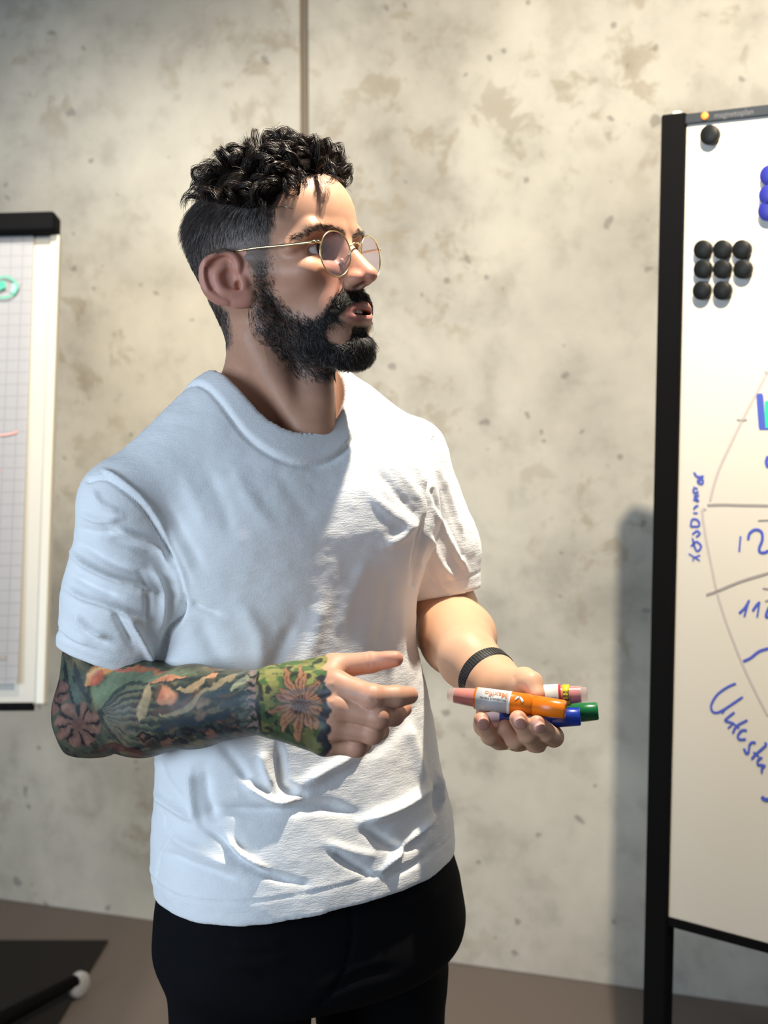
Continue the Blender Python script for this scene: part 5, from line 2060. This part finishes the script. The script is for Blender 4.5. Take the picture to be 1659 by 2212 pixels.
def marker(label, a, b_, r, c_cap, c_body, c_tank, m_label, up_dir, sticker=False, seg_cap=8, lab0=.252):
    """a = tail end, b_ = cap end"""
    t = thing('marker', label, 'marker', 'whiteboard markers held in the left hand')
    d = b_ - a
    Lm = np.linalg.norm(d)
    d = d / Lm
    mc, mb, mt = plastic('cap_plastic', c_cap), plastic('barrel_plastic', c_body), plastic('ink_tank_plastic', c_tank, .2)
    mcl = clear_mat

    def part(nm, prof, mt_, seg=36, smooth_=True):
        V, F = lathe([(p_ * Lm, q_ * r) for p_, q_ in prof], a, d, seg, up_dir)
        return np_mesh(nm, V, F, t, [mt_], smooth=smooth_)
    part('end_plug', [(0, .01), (0, .46), (.012, .60), (.045, .62), (.05, .70), (.062, .70)], mcl)
    part('ink_tank', [(.058, .01), (.058, .66), (.15, .74), (.236, .80)], mt)
    part('tank_sleeve', [(.055, .70), (.15, .80), (.238, .88)], mcl)
    part('barrel', [(.232, .01), (.232, .93), (.240, 1.0), (.70, 1.0), (.705, .93), (.73, .93), (.735, .5)], mb)
    V, F = lathe([(lab0 * Lm, r * 1.006), (lab0 * Lm, r * 1.02), (.540 * Lm, r * 1.02), (.540 * Lm, r * 1.006)], a, d, 40, up_dir)
    np_mesh('label_wrap', V, F, t, [m_label])
    part('cap', [(.728, .5), (.730, .97), (.985, .86), (1.0, .78), (1.0, .52), (.992, .50)], mc, seg_cap, False)
    part('cap_disc', [(.990, .52), (.994, .48), (.994, .01)], m_labw, 24)
    if sticker:
        V, F = lathe([(.155 * Lm, r * .86), (.155 * Lm, r * .90), (.215 * Lm, r * .93), (.215 * Lm, r * .89)], a, d, 36, up_dir)
        np_mesh('sticker', V, F, t, [plastic('yellow_sticker', (240, 200, 30), .4)])
    return t, a, d, Lm


def wrap_text(name, s, size, s0, ang, mk, r, up_dir, m, flip=True, bold=0.0, thick=.0001):
    """lettering bent round the barrel; flip = read upside down"""
    t, a, d, Lm = mk
    me_o = text_obj(name, s, size, (0, 0, 0), (1, 0, 0), (0, 1, 0), (0, 0, 1), m, t, .00005, bold=bold)
    me = me_o.data
    co = np.zeros(len(me.vertices) * 3, np.float32)
    me.vertices.foreach_get('co', co)
    co = co.reshape(-1, 3)
    u = np.array(up_dir) - np.dot(up_dir, d) * d
    u /= np.linalg.norm(u)
    v = np.cross(d, u)
    hd = 1
    if v @ (CAM - a) < 0:
        v = -v
        hd = -1
    sg = -1 if flip else 1
    al = radians(ang) + sg * hd * co[:, 1] / r
    out = a[None] + d[None] * (s0 * Lm + sg * co[:, 0])[:, None] + (u[None] * np.sin(al)[:, None] + v[None] * np.cos(al)[:, None]) * (r * 1.022 + thick + co[:, 2])[:, None]
    me.vertices.foreach_set('co', out.astype(np.float32).ravel())
    me.update()
    return me_o


upd = (0, 0, 1)
RM = .0111
mo = marker('orange capped marker lying in front of the others with its silver label showing', P(968, 1500, 1.356), P(1222, 1533, 1.324), RM, (228, 118, 14), (226, 120, 14), (226, 104, 84), m_lab, upd)
m_otxt = plastic('orange_print', (226, 110, 50), .5)
m_ktxt = plastic('dark_print', (60, 66, 80), .5)
# white strip at the cap side of the label and torn top edge
V, F = lathe([(.520 * mo[3], RM * 1.021), (.520 * mo[3], RM * 1.03), (.545 * mo[3], RM * 1.03), (.545 * mo[3], RM * 1.021)], mo[1], mo[2], 40, upd)
np_mesh('label_edge', V, F, mo[0], [m_labw])


def bent_patch(name, s0, s1, a0, a1, mk, r, m, n=10, k=1.026):
    t, a, d, Lm = mk
    u = np.array(upd) - np.dot(upd, d) * d
    u /= np.linalg.norm(u)
    v = np.cross(d, u)
    if v @ (CAM - a) < 0:
        v = -v
    V, F = [], []
    for i in range(n + 1):
        al = radians(a0 + (a1 - a0) * i / n)
        for s_ in (s0, s1):
            for kk in (k, k + .006):
                V.append(a + d * s_ * Lm + (u * sin(al) + v * cos(al)) * r * kk)
    for i in range(n):
        q = 4 * i
        F += [(q + 1, q + 3, q + 7, q + 5), (q, q + 4, q + 6, q + 2), (q, q + 1, q + 5, q + 4), (q + 2, q + 6, q + 7, q + 3)]
    return np_mesh(name, V, F, t, [m], smooth=False)


bent_patch('label_field', .30, .530, 10, 74, mo, RM, m_labw)
wrap_text('printed_name', 'Maxiflo', .0080, .519, 50, mo, RM * 1.012, upd, m_otxt, thick=.0003, bold=.00012)
wrap_text('printed_line', 'Whiteboard Marker', .0034, .517, 21, mo, RM * 1.012, upd, m_ktxt, thick=.0003)
# white swallow mark on the orange part
for s0, s1, a0, a1 in ((.585, .612, 30, 52), (.622, .655, 52, 24)):
    t_, a_, d_m, L_m = mo
    u = np.array(upd) - np.dot(upd, d_m) * d_m
    u /= np.linalg.norm(u)
    v = np.cross(d_m, u)
    if v @ (CAM - a_) < 0:
        v = -v
    pts = [a_ + d_m * (s0 + (s1 - s0) * q) * L_m + (u * sin(radians(a0 + (a1 - a0) * q)) + v * cos(radians(a0 + (a1 - a0) * q))) * RM * 1.0 for q in np.linspace(0, 1, 6)]
    tube_obj('white_mark', pts, [.0005, .0009, .0012, .0014, .0014, .0009], m_labw, t_, 8)

mb_ = marker('blue capped marker held directly below the orange one', P(1030, 1556, 1.374), P(1254, 1548, 1.356), RM, (22, 58, 170), (18, 34, 110), (30, 45, 120), m_lab, upd, lab0=.44)
mg_ = marker('green capped marker reaching furthest right behind the blue one', P(1052, 1556, 1.400), P(1292, 1536, 1.382), RM, (16, 112, 62), (16, 100, 56), (40, 130, 80), m_lab, upd)
mr_ = marker('red marker pointing its pink ink tank and yellow sticker to the right', P(1269, 1499, 1.366), P(1030, 1514, 1.385), RM * 1.08, (190, 40, 50), (182, 44, 52), (216, 92, 96), m_labw, upd, sticker=True)
for i_, (q0, q1) in enumerate(((.160, .168), (.171, .180), (.184, .190), (.194, .210))):
    for a0_, a1_ in ((24, 40), (2, 19), (-18, -2)):
        bent_patch('sticker_print', q0, q1, a0_ + i_, a1_ - (i_ % 2) * 4, mr_, RM * 1.08, m_ktxt, 3, k=.925)
wrap_text('printed_line', 'marker', .0034, .36, 5, mr_, RM * 1.08, upd, m_ktxt, flip=True)
